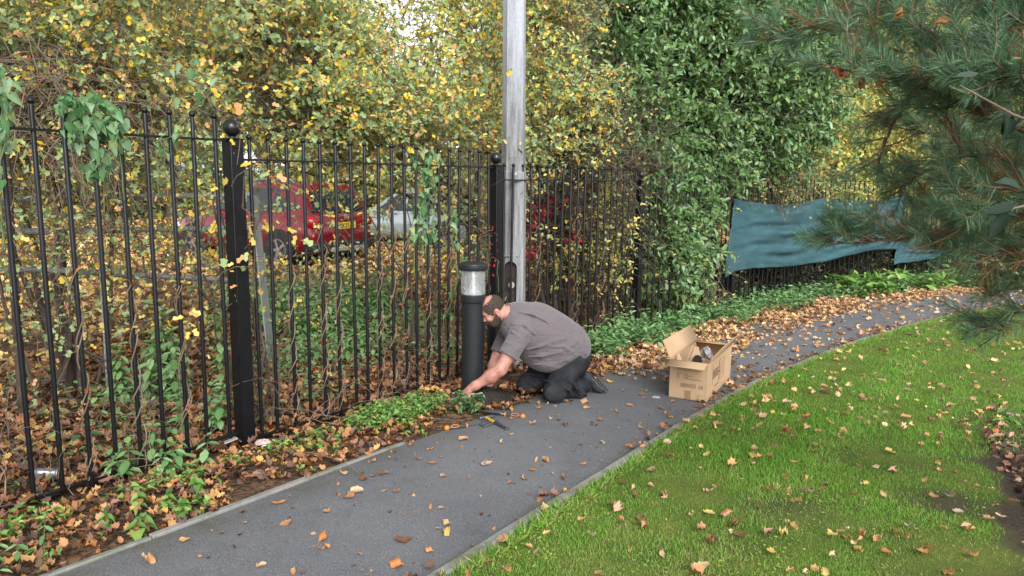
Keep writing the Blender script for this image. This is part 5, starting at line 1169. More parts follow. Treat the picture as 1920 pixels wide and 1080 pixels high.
# --- PINE at the right, in front
M_pine = leafmat('pine needles', [(.11, .24, .12), (.21, .38, .21), (.07, .16, .08), (.31, .50, .31), (.18, .30, .11), (.09, .19, .10)], .34, .3, .7)
M_pbrn = leafmat('dead pine needles', [(.24, .11, .03), (.14, .07, .025), (.34, .19, .06), (.10, .09, .04)], .7, .15)
pb = np.array([3.35, 2.55, 0]); pb[2] = float(G(pb[0], pb[1])); pine = empty('pine_tree', tuple(pb), 'long-needled pine reaching its boughs in from the right edge over the lawn', 'pine tree')
mb = MB(); mb.tube([pb + np.array([.02*math.sin(z*3), .02*z, z - .1]) for z in np.linspace(0, 3.6, 12)], [.12 - .006*i for i in range(12)], 14); obj('trunk', mb, M_bark, pine)
boughs = [  # pixel track, depths, radius at the butt
 ([(2300, 330), (2080, 290), (1920, 242), (1850, 215), (1780, 185), (1720, 165)], (2.6, 2.75), .026),
 ([(1880, 225), (1800, 120), (1740, 60), (1690, 10)], (2.62, 2.9), .012), ([(1780, 185), (1700, 150), (1630, 140), (1560, 125)], (2.7, 2.9), .010), ([(1720, 165), (1620, 60), (1520, 50), (1430, 75)], (2.8, 3.3), .009),
 ([(1850, 215), (1860, 120), (1850, 40), (1880, -40)], (2.6, 2.6), .010), ([(2080, 180), (1980, 90), (1920, 40), (1880, 10)], (2.5, 2.6), .012),
 ([(2200, 420), (2020, 340), (1900, 300), (1800, 290), (1720, 330), (1680, 360)], (2.8, 3.3), .016), ([(2250, 460), (2050, 420), (1920, 400), (1830, 420), (1740, 440), (1640, 452), (1560, 458)], (2.6, 3.1), .016),
 ([(2200, 520), (2020, 480), (1930, 470), (1860, 480), (1790, 470)], (2.7, 3.0), .012), ([(2250, 560), (2060, 565), (1950, 578), (1890, 592), (1850, 612)], (3.0, 3.2), .010),
 ([(1720, 165), (1690, 210), (1660, 260), (1650, 300)], (2.8, 3.0), .008), ([(1800, 290), (1780, 220), (1740, 190)], (2.9, 3.0), .008), ([(2050, 250), (1960, 180), (1900, 150), (1830, 140)], (2.4, 2.5), .010),
 ([(2150, 60), (2020, 10), (1920, -10), (1820, -30), (1700, -20)], (2.6, 3.0), .012), ([(2150, 330), (2000, 380), (1930, 360), (1880, 350), (1800, 380)], (2.6, 2.8), .011), ([(1640, 452), (1600, 440), (1570, 435)], (3.0, 3.1), .006),
 ([(2200, 260), (2000, 240), (1880, 270), (1780, 260), (1700, 240)], (3.2, 3.6), .010), ([(2200, 380), (1980, 330), (1880, 340), (1780, 350), (1730, 400)], (3.3, 3.6), .010), ([(2200, 120), (2000, 100), (1880, 90), (1760, 110), (1660, 90)], (3.2, 3.7), .010),
 ([(2250, 500), (2020, 440), (1900, 440), (1820, 455)], (3.2, 3.4), .009), ([(2100, 30), (1900, 30), (1780, 20), (1640, 30), (1560, 20)], (3.2, 3.8), .009), ([(2200, 440), (2000, 520), (1930, 520), (1890, 530)], (3.1, 3.3), .008)]
mb = MB(); tips = []; inner = []
for pts, (Y0, Y1), r_ in boughs:
    n = len(pts); P = [at(u, v, Y0 + (Y1 - Y0)*i/(n-1)) for i, (u, v) in enumerate(pts)]
    if pts[0][0] > 2040: h_ = P[0][2]; P = [np.array([pb[0] - .02, pb[1], h_ - .12])] + P
    P = np.array(P); t = np.linspace(0, len(P)-1, len(P)*5); C_ = np.stack([np.interp(t, np.arange(len(P)), P[:, k]) for k in range(3)], 1)
    C_[1:-1] = (C_[:-2] + C_[1:-1]*2 + C_[2:])/4; C_ += rng.normal(size=C_.shape)*.003
    mb.tube(list(C_), list(np.linspace(r_, max(.0035, r_*.3), len(C_))), 8)
    Lb = np.linalg.norm(np.diff(C_, axis=0), axis=1).sum(); vis = C_[C_[:, 0]/C_[:, 1] > -9]
    ns = int(Lb*25) + 4
    for k in range(ns):
        f = (k + rng.random())/ns; 
        if pts[0][0] > 2040 and (f < .06 or (f < .3 and k % 2)): continue
        i = min(int(f*(len(C_)-1)), len(C_)-2); p = C_[i]; d = unit(C_[i+1] - C_[i]); sd_ = unit(rng.normal(size=3)); dd = unit(d*.85 + sd_*.7 + np.array([0, 0, .18]))
        tips.append((p, dd, .10 + .16*rng.random(), f))
    tips.append((C_[-1], unit(C_[-1] - C_[-3]), .1, 1.))
o = obj('boughs', mb, noisy('pine bark', (.06, .035, .025), (.2, .12, .085), 40, .9, .9, .008), pine)
tp = np.array([t[0] for t in tips]); td = np.array([t[1] for t in tips]); tl = np.array([t[2] for t in tips]); tf_ = np.array([t[3] for t in tips])
P = grow(tp, td, tl, 6, .08, .0, .07); obj('twigs', polys_mesh('twigs', P, .0035, .0025, 5), noisy('pine twig', (.13, .07, .04), (.25, .15, .08), 60, .8, .3), pine)
def needles(P, per, m, name, L):
    pos, d = along(P, per, .22); n = len(pos); rad = unit(np.cross(d, rng.normal(size=(n, 3)))); dd = unit(d*.85 + rad*.95 + rng.normal(size=(n, 3))*.14)
    ps = np.repeat(pos, 2, 0); dd = np.repeat(dd, 2, 0) + rng.normal(size=(2*n, 3))*.05
    t_ = scatter_mesh(name, 'needle', ps, dd, L*(.75 + .4*rng.random(2*n)), None, np.repeat(rng.random(n), 2)); return obj(name, t_, m, pine)
brn = (rng.random(len(P)) < .2) & (tf_ < .85)
needles(P[~brn], 120, M_pine, 'needles', .063); needles(P[brn], 60, M_pbrn, 'brown_needles', .065)
# dead broad leaves caught in the pine
pl = [at(u, v, Y) for u, v, Y in ((1832, 14, 2.5), (1740, 50, 2.7), (1668, 36, 2.9), (1578, 120, 3.0), (1625, 115, 2.9), (1672, 148, 2.8), (1602, 148, 2.9), (1890, 95, 2.4), (1662, 44, 2.7), (1585, 130, 2.9))]
for i, p in enumerate(pl):
    o = obj('dead_leaf', scatter_mesh('dead_leaf', 'maple', np.array([p]), rng.normal(size=(1, 3)), .048, None, rng.random(1), np.array([3.6])), M_rust, loc=p)
    tag(o, 'dry rust-brown broad leaf caught among the green pine needles', 'leaf', 'dead leaves caught in the pine')
n = 260; s_ = -2.5 + 8.5*rng.random(n); w_ = -.55 + 2.2*rng.random(n); p = np.array([-1.735, 4.6]) + FD*s_[:, None] - FN*w_[:, None]; k = ((p - BOL[:2])**2).sum(1) > .16; p = p[k]; n = len(p)
P = grow(np.c_[p, G(p[:, 0], p[:, 1]) + .02 + .05*rng.random(n)], np.c_[rng.normal(size=(n, 2)), .45*np.abs(rng.normal(size=n))], .15 + .5*rng.random(n), 7, .05, .35, .2)
tag(obj('fallen_twigs', polys_mesh('fallen_twigs', P, .0028, .0014, 4), M_twig), 'thin dry twigs and dead grass stems tangled in the leaf litter by the railing', 'twigs', kind='stuff')
n = 230; s_ = -2.2 + 7.2*rng.random(n); w_ = .05 + .9*rng.random(n); p = np.array([-1.735, 4.6]) + FD*s_[:, None] - FN*w_[:, None]
P = grow(np.c_[p, G(p[:, 0], p[:, 1]) + .02], np.c_[rng.normal(size=(n, 2))*.35, np.ones(n)], .25 + .7*rng.random(n), 9, .0, .5, .14)
o = empty('dead_weeds', tuple(gp(420, 800)), 'upright dead weed stems standing among the left and middle bars', 'dead weeds'); obj('stems', polys_mesh('stems', P, .0022, .0010, 4), M_twig, o)
# --- dark broadleaf sprig at the right edge, nearest the lens
sp = empty('broadleaf_sapling', (2.35, 2.1, float(G(2.35, 2.1))), 'grey-green broad-leaved sapling poking in at the right edge before the pine', 'sapling')
M_sap = leafmat('sapling leaf', [(.02, .04, .025), (.035, .06, .04), (.06, .09, .07), (.018, .035, .02)], .6, .2, .15)
mb = MB(); mb.tube([(2.35, 2.1, WL[sp.name][2] - .05), (2.25, 2.1, .6), tuple(at(2150, 500, 2.05)), tuple(at(2000, 400, 2.0)), tuple(at(1925, 385, 1.95)), tuple(at(1880, 395, 1.95))], [.02, .017, .012, .006, .004, .002], 8)
mb.tube([tuple(at(2150, 500, 2.05)), tuple(at(2020, 260, 2.1)), tuple(at(1900, 215, 2.2)), tuple(at(1800, 160, 2.3))], [.009, .006, .004, .002], 8); obj('stem', mb, M_twig, sp)
lv = [(1905, 385, 1.92, (-.9, 0, -.25), .09), (1890, 395, 1.93, (-.5, 0, -.9), .085), (1920, 352, 1.95, (-.85, 0, .25), .08), (1915, 405, 1.95, (-.95, .1, .1), .09), (1925, 350, 1.98, (-.4, 0, .9), .06),
      (1900, 215, 2.2, (-.3, 0, -1), .08), (1835, 140, 2.4, (-.9, 0, -.1), .08), (1925, 180, 2.2, (-.2, 0, -1), .09), (1880, 205, 2.2, (.2, 0, -1), .08)]
SQ = np.array([(2.25, 2.1, .6), at(2150, 500, 2.05), at(2040, 430, 2.0)]); SR = np.array([at(2150, 500, 2.05), at(2020, 260, 2.1)]); ex = np.concatenate([SQ[0] + (SQ[1] - SQ[0])*t for t in np.linspace(.1, 1, 22)] + [SQ[1] + (SQ[2] - SQ[1])*t for t in np.linspace(0, 1, 8)] + [SR[0] + (SR[1] - SR[0])*t for t in np.linspace(0, 1, 12)]).reshape(-1, 3)
pp = np.array([at(u, v, Y) for u, v, Y, d, s_ in lv]); pp = np.vstack([pp, ex]); dl = np.vstack([np.array([l[3] for l in lv], float), rng.normal(size=(len(ex), 3))*[1, 1, .5] - [0, 0, .2]]); sl_ = np.r_[np.array([l[4] for l in lv])*.95, .05 + .04*rng.random(len(ex))]
obj('foliage', scatter_mesh('fl', 'oval', pp, dl, sl_, np.array([[.1, -.7, .8]]*len(pp)) + rng.normal(size=(len(pp), 3))*.35), M_sap, sp)
# ================================================================== CLIMBERS on the railing
def fence_pt(u, v, i, off=.03):
    """point on the path side of panel i seen at pixel u, v"""
    a, b = np.array(PX[i]), np.array(PX[i+1]); d = unit(b-a); n_ = np.array([d[1], -d[0]]); a = a + n_*off; r = ray(u, v)
    k, t = np.linalg.solve(np.array([[r[0], -d[0]], [r[1], -d[1]]]), a); return r*k + UP
def climber(label, blobs, panel, size, m=M_bind, T='heart', stems=6, name='bindweed'):
    c0 = fence_pt(blobs[0][0], blobs[0][1], panel); root = empty(name, (c0[0], c0[1], float(G(c0[0], c0[1]))), label, 'climbing plant'); ps = []
    for u, v, ru, rv, n in blobs:
        for _ in range(n):
            a = rng.random()*2*PI; q = math.sqrt(rng.random()); ps.append(fence_pt(u + ru*q*math.cos(a), v + rv*q*math.sin(a), panel, rng.uniform(-.05, .12)))
    ps = np.array(ps); n = len(ps); d = np.c_[rng.normal(size=(n, 2))*.45, -np.ones(n)*.9]; nr = np.c_[rng.normal(size=n)*.35 + .25, rng.normal(size=n)*.3 - 1, rng.normal(size=n)*.3 + .75]
    obj('foliage', scatter_mesh('f', T, ps, d, size*(.6 + .6*rng.random(n)), nr), m, root); mb = MB()
    for _ in range(stems):
        k = rng.choice(n, 5); Q = ps[k][np.argsort(-ps[k][:, 2])]; Q = np.vstack([Q, [Q[-1][0], Q[-1][1], Q[-1][2] - .3]]); t = np.linspace(0, 5, 26); mb.tube([np.array([np.interp(x, range(6), Q[:, j]) for j in range(3)]) + rng.normal(size=3)*.004 for x in t], .0025, 5)
    obj('stem', mb, M_stem, root); return root
climber('pale green bindweed clump with heart-shaped leaves draped over the leftmost panel', [(150, 190, 45, 30, 34), (180, 225, 48, 40, 56), (205, 265, 30, 42, 30), (215, 235, 22, 40, 20), (190, 315, 40, 25, 14), (140, 250, 25, 28, 12)], 0, .062)
climber('bindweed leaves hanging at the extreme left edge of the railing', [(5, 150, 25, 40, 16), (12, 230, 18, 50, 16), (0, 330, 14, 30, 5)], 0, .066, stems=3)
climber('small bindweed strand left of the big ball-topped post', [(305, 270, 18, 28, 8), (335, 240, 16, 16, 5), (370, 150, 60, 50, 12)], 0, .058, stems=3)
climber('bright green bindweed column twining up the bars left of the bollard', [(800, 300, 26, 22, 26), (803, 350, 17, 40, 34), (796, 420, 26, 30, 32), (800, 455, 25, 18, 16), (790, 395, 15, 15, 8)], 1, .06)
climber('loose bindweed trail hanging just above the bollard lamp', [(845, 440, 16, 40, 12), (862, 500, 14, 24, 8), (850, 400, 12, 14, 4), (838, 570, 12, 50, 9), (840, 640, 14, 30, 6)], 1, .06, stems=4)
climber('red-berried briar spray lying against the second post', [(925, 470, 12, 55, 26), (905, 430, 16, 30, 10)], 1, .03, M_red, 'oval', 5, 'berry_spray')
# dry stems twisted round the bars
tw_ = empty('dry_twiner', tuple(r3(PX[1], float(G(*PX[1])))), 'dry brown twining stems wound round many of the railing bars', 'climbing plant'); 
mb = MB()
for pi_, ks in ((0, (8, 9, 12, 14, 16)), (1, (2, 4, 5, 8, 9, 10, 12, 14)), (2, (4, 9, 13))):
    a, b = np.array(PX[pi_]), np.array(PX[pi_+1]); D = np.linalg.norm(b-a); d = (b-a)/D; nb = int(round((D - .26)/.1432)) + 1; s0 = (D - (nb-1)*.1432)/2
    for k in ks:
        q = a + d*(s0 + k*.1432); g = float(G(*q)); z0, z1 = g, g + rng.uniform(.9, 1.6); 
        for rep in range(2):
            ph_ = rng.random()*6; P = []
            for z in np.arange(z0, z1, .03): 
                r_ = .019 + .012*rng.random()*(1 + math.sin(z*7)); P.append((q[0] + r_*math.cos(z*17 + ph_), q[1] + r_*math.sin(z*17 + ph_), z))
            mb.tube(P, .0035, 5)
obj('stems', mb, M_twig, tw_)
pos = np.array(mb.v)[rng.choice(len(mb.v), 420)]; obj('withered_leaves', scatter_mesh('wl', 'lobed', pos, rng.normal(size=(420, 3)), .03, None, None), M_rust, tw_)
# ================================================================== WEEDS
def nettle(label, u, v, h, n=3, size=.065, behind=None, m=M_net_l, lean=.15, grp='nettles by the railing', name='nettle', T='oval'):
    p0 = gp(u, v); root = empty(name, tuple(p0), label, 'nettle' if name == 'nettle' else 'weed', grp); ps, ds, ns, sz = [], [], [], []; mb = MB()
    for s_ in range(n):
        b = p0 + np.array([*(rng.normal(size=2)*.045*n**.5), 0]); dr = np.array([*(rng.normal(size=2)*lean), 1]); H_ = h*rng.uniform(.6, 1.05); P = [b + dr*H_*t + np.array([0, 0, -.02]) for t in np.linspace(0, 1, 8)]
        mb.tube(P, [.003*(1 - .08*i) for i in range(8)], 5); lv = max(4, int(H_/.04))
        for k in range(lv):
            t = (k + 1.0)/lv; q = b + dr*H_*t; a = k*PI/2 + rng.random()*.6
            for sg in (0, PI):
                ps.append(q); ds.append((math.cos(a+sg), math.sin(a+sg), -.6 + .8*(t > .9) + .2*rng.normal())); ns.append((math.cos(a+sg)*.8, math.sin(a+sg)*.8 - .25, .9)); sz.append(size*(.65 + .55*math.sin(PI*min(t, .92)))*rng.uniform(.8, 1.15))
    obj('leaves', scatter_mesh('leaves', T, np.array(ps), np.array(ds), np.array(sz), np.array(ns)), m, root); obj('stems', mb, M_stem, root); return root
nettle('tall nettle clump with broad leaves behind the bars left of the big post', 310, 768, .74, 11, .09)
nettle('nettle standing close against the left side of the big post', 365, 805, .36, 5, .08)
nettle('nettle growing through the bottom rail in the middle of the left panel', 305, 880, .22, 6, .085); nettle('low nettle in front of the bars at the left, beside its larger neighbour', 232, 895, .2, 4, .07)
nettle('leggy nettle behind the left bars above the leaf litter', 215, 790, .3, 3, .07); nettle('small nettle at the bottom left corner of the verge', 25, 1070, .14, 6, .05)
nettle('nettle right of the big post, behind the first middle bars', 575, 760, .3, 3, .05); nettle('nettle peeping over the leaf litter at the third middle bar', 490, 700, .45, 4, .055)
for i, (u, v, h) in enumerate(((520, 640, .6), (600, 650, .55), (660, 640, .5), (560, 600, .55), (700, 600, .6), (480, 590, .6), (640, 580, .5), (770, 640, .4), (580, 690, .3), (690, 680, .35))):
    nettle('nettle in the green patch between the middle panel and the red car', u, v, h*1.15, 17, .09, grp='nettle patch behind the middle panel')
nettle('nettle clump at the foot of the third post', 1175, 640, .42, 10, .08); nettle('nettle clump right behind the kneeling man', 1135, 655, .36, 9, .08); nettle('nettle clump between the third post and the carton', 1215, 650, .28, 10, .075)
def ground_cover(name, label, region, n, size, T, m, hmax=.12, kind='stuff', cat='ground cover'):
    """region(n) -> plan points (n,2)"""
    xy = region(n); z = G(xy[:, 0], xy[:, 1]) + hmax*rng.random(len(xy))**1.5 + .01 - .5*dip(xy[:, 0], xy[:, 1]); n = len(xy)
    d = np.c_[rng.normal(size=(n, 2)), rng.normal(size=n)*.3]; nr = np.c_[rng.normal(size=(n, 2))*.4, np.ones(n)]
    o = obj(name, scatter_mesh(name, T, np.c_[xy, z], d, size*(.5 + .8*rng.random(n)), nr), m); return tag(o, label, cat, kind=kind)
def along_verge(s0, s1, w0, w1, clump=2.2, thr=-.2):
    """points beside the left path edge, w metres to its left, for a stretch of its length"""
    Ls = np.r_[0, np.cumsum(np.linalg.norm(np.diff(LE, axis=0), axis=1))]
    def f(n):
        s_ = s0 + (s1 - s0)*rng.random(n*2); x = np.interp(s_, Ls, LE[:, 0]); y = np.interp(s_, Ls, LE[:, 1]); tx = np.gradient(LE, axis=0); tx = unit(tx); a = np.interp(s_, Ls, tx[:, 0]); b = np.interp(s_, Ls, tx[:, 1])
        w_ = w0 + (w1 - w0)*rng.random(n*2); p = np.c_[x - b*w_, y + a*w_]; k = noise2(p[:, 0], p[:, 1], clump) > thr; return p[k][:n]
    return f
def s_at(x, y):
    Ls = np.r_[0, np.cumsum(np.linalg.norm(np.diff(LE, axis=0), axis=1))]; return Ls[np.argmin(np.linalg.norm(LE - [x, y], axis=1))]
ground_cover('ground_cover', 'bright green clover and cranesbill patch in front of the bollard', lambda n: (lambda a, q: np.c_[-.82 + (.24*np.cos(a) + .22*np.sin(a))*q + .0, 5.2 + (.42*np.cos(a) - .07*np.sin(a))*q])(rng.random(n)*2*PI, np.sqrt(rng.random(n))), 1500, .035, 'heart', M_weed, .10)
ground_cover('ground_cover', 'variegated ivy-leaved weeds close against the bollard foot', lambda n: (lambda a, q: np.c_[-.33 + .12*np.cos(a)*q, 5.44 + .10*np.sin(a)*q])(rng.random(n)*2*PI, np.sqrt(rng.random(n))), 170, .045, 'heart', M_bind, .13)
ground_cover('ground_cover', 'green weeds and ivy along the foot of the railing beyond the man', along_verge(s_at(1.0, 6.9), s_at(3.6, 10.2), .12, 1.0, 2.2, -.1), 5000, .065, 'oval', M_net_l, .2)
ground_cover('ground_cover', 'lush green ground cover under the netting beside the far path', along_verge(s_at(3.2, 9.7), s_at(10, 14), .22, 1.25, 1.8, -.45), 7000, .08, 'oval', M_net_l, .2)
ground_cover('ground_cover', 'large dock-like leaves in the far verge near the last posts', along_verge(s_at(6.2, 12.2), s_at(9, 13.6), .12, .9, 1.5, -.2), 900, .19, 'oval', M_weed, .3)
ground_cover('ground_cover', 'small green weeds dotted through the near verge leaf litter', along_verge(s_at(-1.9, 2.8), s_at(-.5, 4.8), .06, .8, 3.1, .3), 1500, .035, 'heart', M_weed, .05)
ground_cover('ground_cover', 'fresh green weeds in patches just behind the left and middle bars', lambda n: (lambda s_, w_: (lambda p: p[noise2(p[:, 0], p[:, 1], 1.6, 3) > .35])(np.array([-1.735, 4.6]) + FD*s_[:, None] - FN*w_[:, None]))(-1.5 + 5.5*rng.random(n), .05 + 1.6*rng.random(n)), 6000, .05, 'oval', M_net_l, .3)
ground_cover('ground_cover', 'dark ivy and small weeds carpeting the earth behind the railing', lambda n: (lambda s_, w_: (lambda p: p[noise2(p[:, 0], p[:, 1], 1.3) > .1])(np.array([-1.735, 4.6]) + FD*s_[:, None] - FN*w_[:, None]))(-2 + 11*rng.random(n), .1 + 3*rng.random(n)**1.3), 7000, .06, 'oval', M_ivy, .22)
nettle('round-leaved mallow weed in the leaf litter nearest the left kerb', 262, 965, .10, 7, .06, m=M_weed, name='mallow_weed', grp=None, T='heart')
nettle('small seedling tuft between the leaf litter and the left kerb', 350, 905, .05, 8, .035, m=M_weed, name='weed_tuft', grp=None, T='heart')
nettle('weed tuft among leaves right of the big post', 640, 825, .06, 6, .035, m=M_weed, name='weed_tuft', grp=None, T='heart'); nettle('dock seedling on the right border by the soil bed', 1895, 800, .12, 5, .07, m=M_weed, name='dock_weed', grp=None)
# ================================================================== FALLEN LEAVES
def side(p): return (p[:, 0] + 1.735)*FN[0] + (p[:, 1] - 4.6)*FN[1]          # >0 on the path side of the railing line
def dist_to(E_, p): return np.array([np.min(np.linalg.norm(E_[::3] - q, axis=1)) for q in p])
TOOLC = gp(915, 792)[:2]
def litter(name, label, xy, size, hmax, m=M_litter, curl=1.6):
    n = len(xy); z = G(xy[:, 0], xy[:, 1]) + .008 + np.where(side(xy) < 0, hump(xy[:, 0], xy[:, 1]), 0)*1 + hmax*rng.random(n) - dip(xy[:, 0], xy[:, 1])
    sd_ = side(xy); k = ((np.abs(sd_ - .04) > .05) | (xy[:, 1] > 5.2) | (rng.random(n) < .25)) & (((xy - BOL[:2] - [.1, 0])**2).sum(1) > .30**2) & ((((xy - TOOLC)*[1, 1.5])**2).sum(1) > .40**2); xy, z = xy[k], z[k]; n = len(xy)
    d = np.c_[rng.normal(size=(n, 2)), rng.normal(size=n)*.4]; nr = np.c_[rng.normal(size=(n, 2))*.6, np.ones(n)]
    o = obj(name, scatter_mesh(name, 'maple', np.c_[xy, z], d, size*(.5 + .8*rng.random(n)), nr, rng.random(n), curl*(.2 + rng.random(n)*1.3)), m); return tag(o, label, 'leaf litter', kind='stuff')
M_tan = leafmat('tan fallen leaves', [(.80, .48, .24), (.62, .30, .12), (.85, .58, .34), (.45, .22, .11), (.74, .40, .16), (.55, .32, .2), (.85, .55, .2)], .6, .15, under=.1)
n = 17000; s_ = -3.2 + 12*rng.random(n); w_ = 3.4*rng.random(n)**1.3 - .03; p = np.array([-1.735, 4.6]) + FD*s_[:, None] - FN*w_[:, None]
litter('leaf_litter', 'thick brown and orange leaf litter on the earth behind the railing', p, .06, .03)
n = 30000; p = np.c_[-16 + 24*rng.random(n), 4 + 22*rng.random(n)**.9]; k = side(p) < -2.5; p = p[k]
litter('leaf_carpet', 'yellow and orange leaf carpet covering the car park ground', p, .11, .02, leafmat('yellow fallen leaves', [(.80, .52, .20), (.70, .38, .14), (.85, .66, .30), (.55, .28, .12), (.82, .56, .16), (.42, .22, .12)], .6, .15))
pv = along_verge(0, s_at(-.35, 5.1), .03, .95, 1.2, -.75)(3500); litter('leaf_litter', 'crisp brown and orange leaves piled along the verge between kerb and railing', pv, .048, .02)
pv = along_verge(s_at(-.4, 5.0), s_at(1.4, 7.5), -.05, .9, 1.6, -.3)(1200); litter('leaf_litter', 'thin leaf litter round the kneeling man and the fence foot', pv, .055, .02)
pv = along_verge(s_at(1.2, 7.2), s_at(12, 14), -.5, .5, 1.3, -.3)(4000); litter('leaf_litter', 'orange leaves drifted over the far edge of the path beyond the carton', pv, .062, .015, M_tan)
# individual leaves
LM = []
for q in range(14):
    tv, tf = TEMPL['maple' if q % 3 else 'oval']; tv = np.array(tv, float)
    # refine: split into a grid by subdividing through the centre, then curl
    bmn = MB(); me = newmesh('leaf', tv*[1, 1, 0], [f for f in tf]); import bmesh
    bm_ = bmesh.new(); bm_.from_mesh(me); bmesh.ops.triangulate(bm_, faces=bm_.faces); bmesh.ops.subdivide_edges(bm_, edges=bm_.edges, cuts=2, use_grid_fill=True)
    cu, cv, ph_ = rng.choice([-1, 1, 1])*rng.uniform(.4, 2.3), rng.uniform(-1.2, 2.0), rng.random()*6
    for v in bm_.verts:
        x, y = v.co.x + .03*math.sin(13*v.co.y + ph_), v.co.y - .45; x *= .75 + .25*math.sin(ph_*3); a_ = ph_*.5; xr = x*math.cos(a_) + y*math.sin(a_); yr = -x*math.sin(a_) + y*math.cos(a_)
        rc = .16 + .09*(abs(cu) % 1.7) + (.5 if q % 5 == 0 else 0); off_ = .12*math.sin(ph_*7); zc = rc*(1 - math.cos(min(2.6, max(-2.6, (xr - off_)/rc)))); xc = rc*math.sin(min(2.6, max(-2.6, (xr - off_)/rc)))
        v.co.x, v.co.y, v.co.z = xc*math.cos(a_) - yr*math.sin(a_), xc*math.sin(a_) + yr*math.cos(a_) + .45, zc + .25*cv*yr*yr + .03*math.sin(11*x + ph_)*math.cos(9*y) + .10*abs(x)
    zmin = min(v.co.z for v in bm_.verts); [setattr(v.co, 'z', v.co.z - zmin) for v in bm_.verts]
    sx = [v.co.copy() for v in bm_.verts][0]; ret = bmesh.ops.extrude_edge_only(bm_, edges=[]); bm_.to_mesh(me); bm_.free()
    co = np.empty(len(me.vertices)*3, np.float32); me.vertices.foreach_get('co', co); co = co.reshape(-1, 3); co[:, 1] -= .45; me.vertices.foreach_set('co', co.ravel())
    me.polygons.foreach_set('use_smooth', np.ones(len(me.polygons), bool)); me.materials.append(M_dead); LM.append(me)
for me_ in LM: pass
def put_leaf(xy, surf, size, label, group):
    o = bpy.data.objects.new('fallen_leaf', random.choice(LM)); C.objects.link(o); z = float(G(*xy)) + surf
    o.location = (xy[0], xy[1], z); size *= 1.15; o.scale = (size, size, size); o.rotation_euler = (random.gauss(0, .16), random.gauss(0, .16), random.random()*6.28); tag(o, label, 'leaf', group)
def path_pts(n, f0, f1, bias):
    k = (f0 + (f1 - f0)*rng.random(n))*(NP-1); i = k.astype(int); t = bias(rng.random(n))[:, None]; return LA[i]*(1-t) + RA[i]*t
FOUND_PATH = [(279, 1058), (534, 988), (520, 950), (838, 990), (655, 940), (720, 895), (700, 870), (786, 866), (772, 838), (690, 858), (604, 1036), (608, 1018), (1057, 902), (912, 878), (700, 898), (645, 893), (683, 905), (668, 930), (840, 1005), (985, 905), (832, 900),
   (877, 905), (1005, 870), (1025, 870), (745, 1070), (760, 1020), (1201, 808), (1126, 792), (1060, 802), (1155, 776), (1100, 770), (1010, 770), (1033, 790), (1180, 765), (1310, 755), (1060, 758), (1180, 1040), (1145, 720), (1228, 700), (1390, 672), (1200, 745), (1098, 760), (1000, 800), (1040, 745), (940, 836), (868, 830), (1240, 770), (1400, 700)]
npth = 0
for u, v in FOUND_PATH:
    q = gp(u, v)[:2]; put_leaf(q, .02, random.uniform(.05, .085), 'dry orange-brown fallen leaf lying loose on the grey path', 'fallen leaves on the path'); npth += 1
for q in path_pts(95, .13, .50, lambda r: r**1.0): put_leaf(q, .02, random.uniform(.028, .06), 'dry orange-brown fallen leaf lying loose on the grey path', 'fallen leaves on the path')
pf = path_pts(2000, .36, .95, lambda r: r**1.9); o = litter('scattered_leaves', 'many small fallen leaves scattered over the far bend of the path', pf, .062, .010, M_tan)
for i in range(0): pass
pf = path_pts(520, .08, .45, lambda r: r**.8); litter('leaf_crumbs', 'tiny leaf crumbs and bits on the near tarmac', pf, .022, .008)
pk = RA[np.linspace(20, 150, 500).astype(int)] + rng.normal(size=(500, 2))*.05; litter('leaf_litter', 'leaves gathered along the lawn-side kerb', pk[noise2(pk[:, 0], pk[:, 1], 2.) > -.1], .05, .03)
FOUND_LAWN = [(1443, 930), (1515, 935), (1296, 980), (1328, 978), (1362, 982), (1310, 1078), (1168, 918), (1090, 990), (1385, 1018), (1560, 1020), (1700, 1000), (1730, 1050), (1668, 860), (1490, 878), (1412, 856), (1374, 815), (1250, 845), (1190, 945), (1600, 940), (1780, 945), (1820, 1058), (1795, 975), (1640, 890), (1750, 945),
   (1890, 868), (1620, 760), (1550, 745), (1590, 770), (1475, 765), (1440, 755), (1700, 740), (1850, 745), (1220, 925), (1205, 1000), (1110, 1020), (1152, 960), (1345, 805), (1508, 790), (1560, 805), (1860, 830), (1610, 885), (1020, 970), (1465, 825), (1330, 935), (1600, 1035), (1660, 1050), (1880, 775), (1390, 770)]
for u, v in FOUND_LAWN:
    q = gp(u, v)[:2]; put_leaf(q, .045, random.uniform(.05, .09), 'curled brown or yellow fallen leaf resting on the green lawn', 'fallen leaves on the lawn')
cnt = 0
while cnt < 105:
    q = gp(random.uniform(1010, 1990), random.uniform(600, 1078)); q = np.array([q[0] + random.gauss(0, .3), q[1] + random.gauss(0, .3)])
    if side(q[None])[0] < 2.3 or dist_to(RE, q[None])[0] < .1: continue
    if (RE[np.argmin(np.linalg.norm(RE - q, axis=1))] - q)[0] > 0: continue
    put_leaf(q, .045, random.uniform(.03, .07), 'curled brown or yellow fallen leaf resting on the green lawn', 'fallen leaves on the lawn'); cnt += 1
def lawn_pts(n, y1=16, r0=2.2):
    r = r0*np.exp(rng.random(n)*math.log(19/r0)); a = -.12 + rng.random(n)*.82; x, y = r*np.sin(a), r*np.cos(a)
    i = np.clip(((y - RB[0, 1])/(RB[-1, 1] - RB[0, 1])*NP).astype(int), 0, NP-1); o_ = np.argsort(RB[:, 1]); xe = np.interp(y, RB[o_, 1], RB[o_, 0])
    k = (x > xe + .0) & (y < y1); return np.c_[x, y][k]
pl_ = lawn_pts(2600); pl_ = pl_[(pl_[:, 1] > 5) | (rng.random(len(pl_)) < .16)]; litter('scattered_leaves', 'small fallen leaves strewn across the lawn between the larger ones', pl_, .052, .035, M_tan, 2.2)
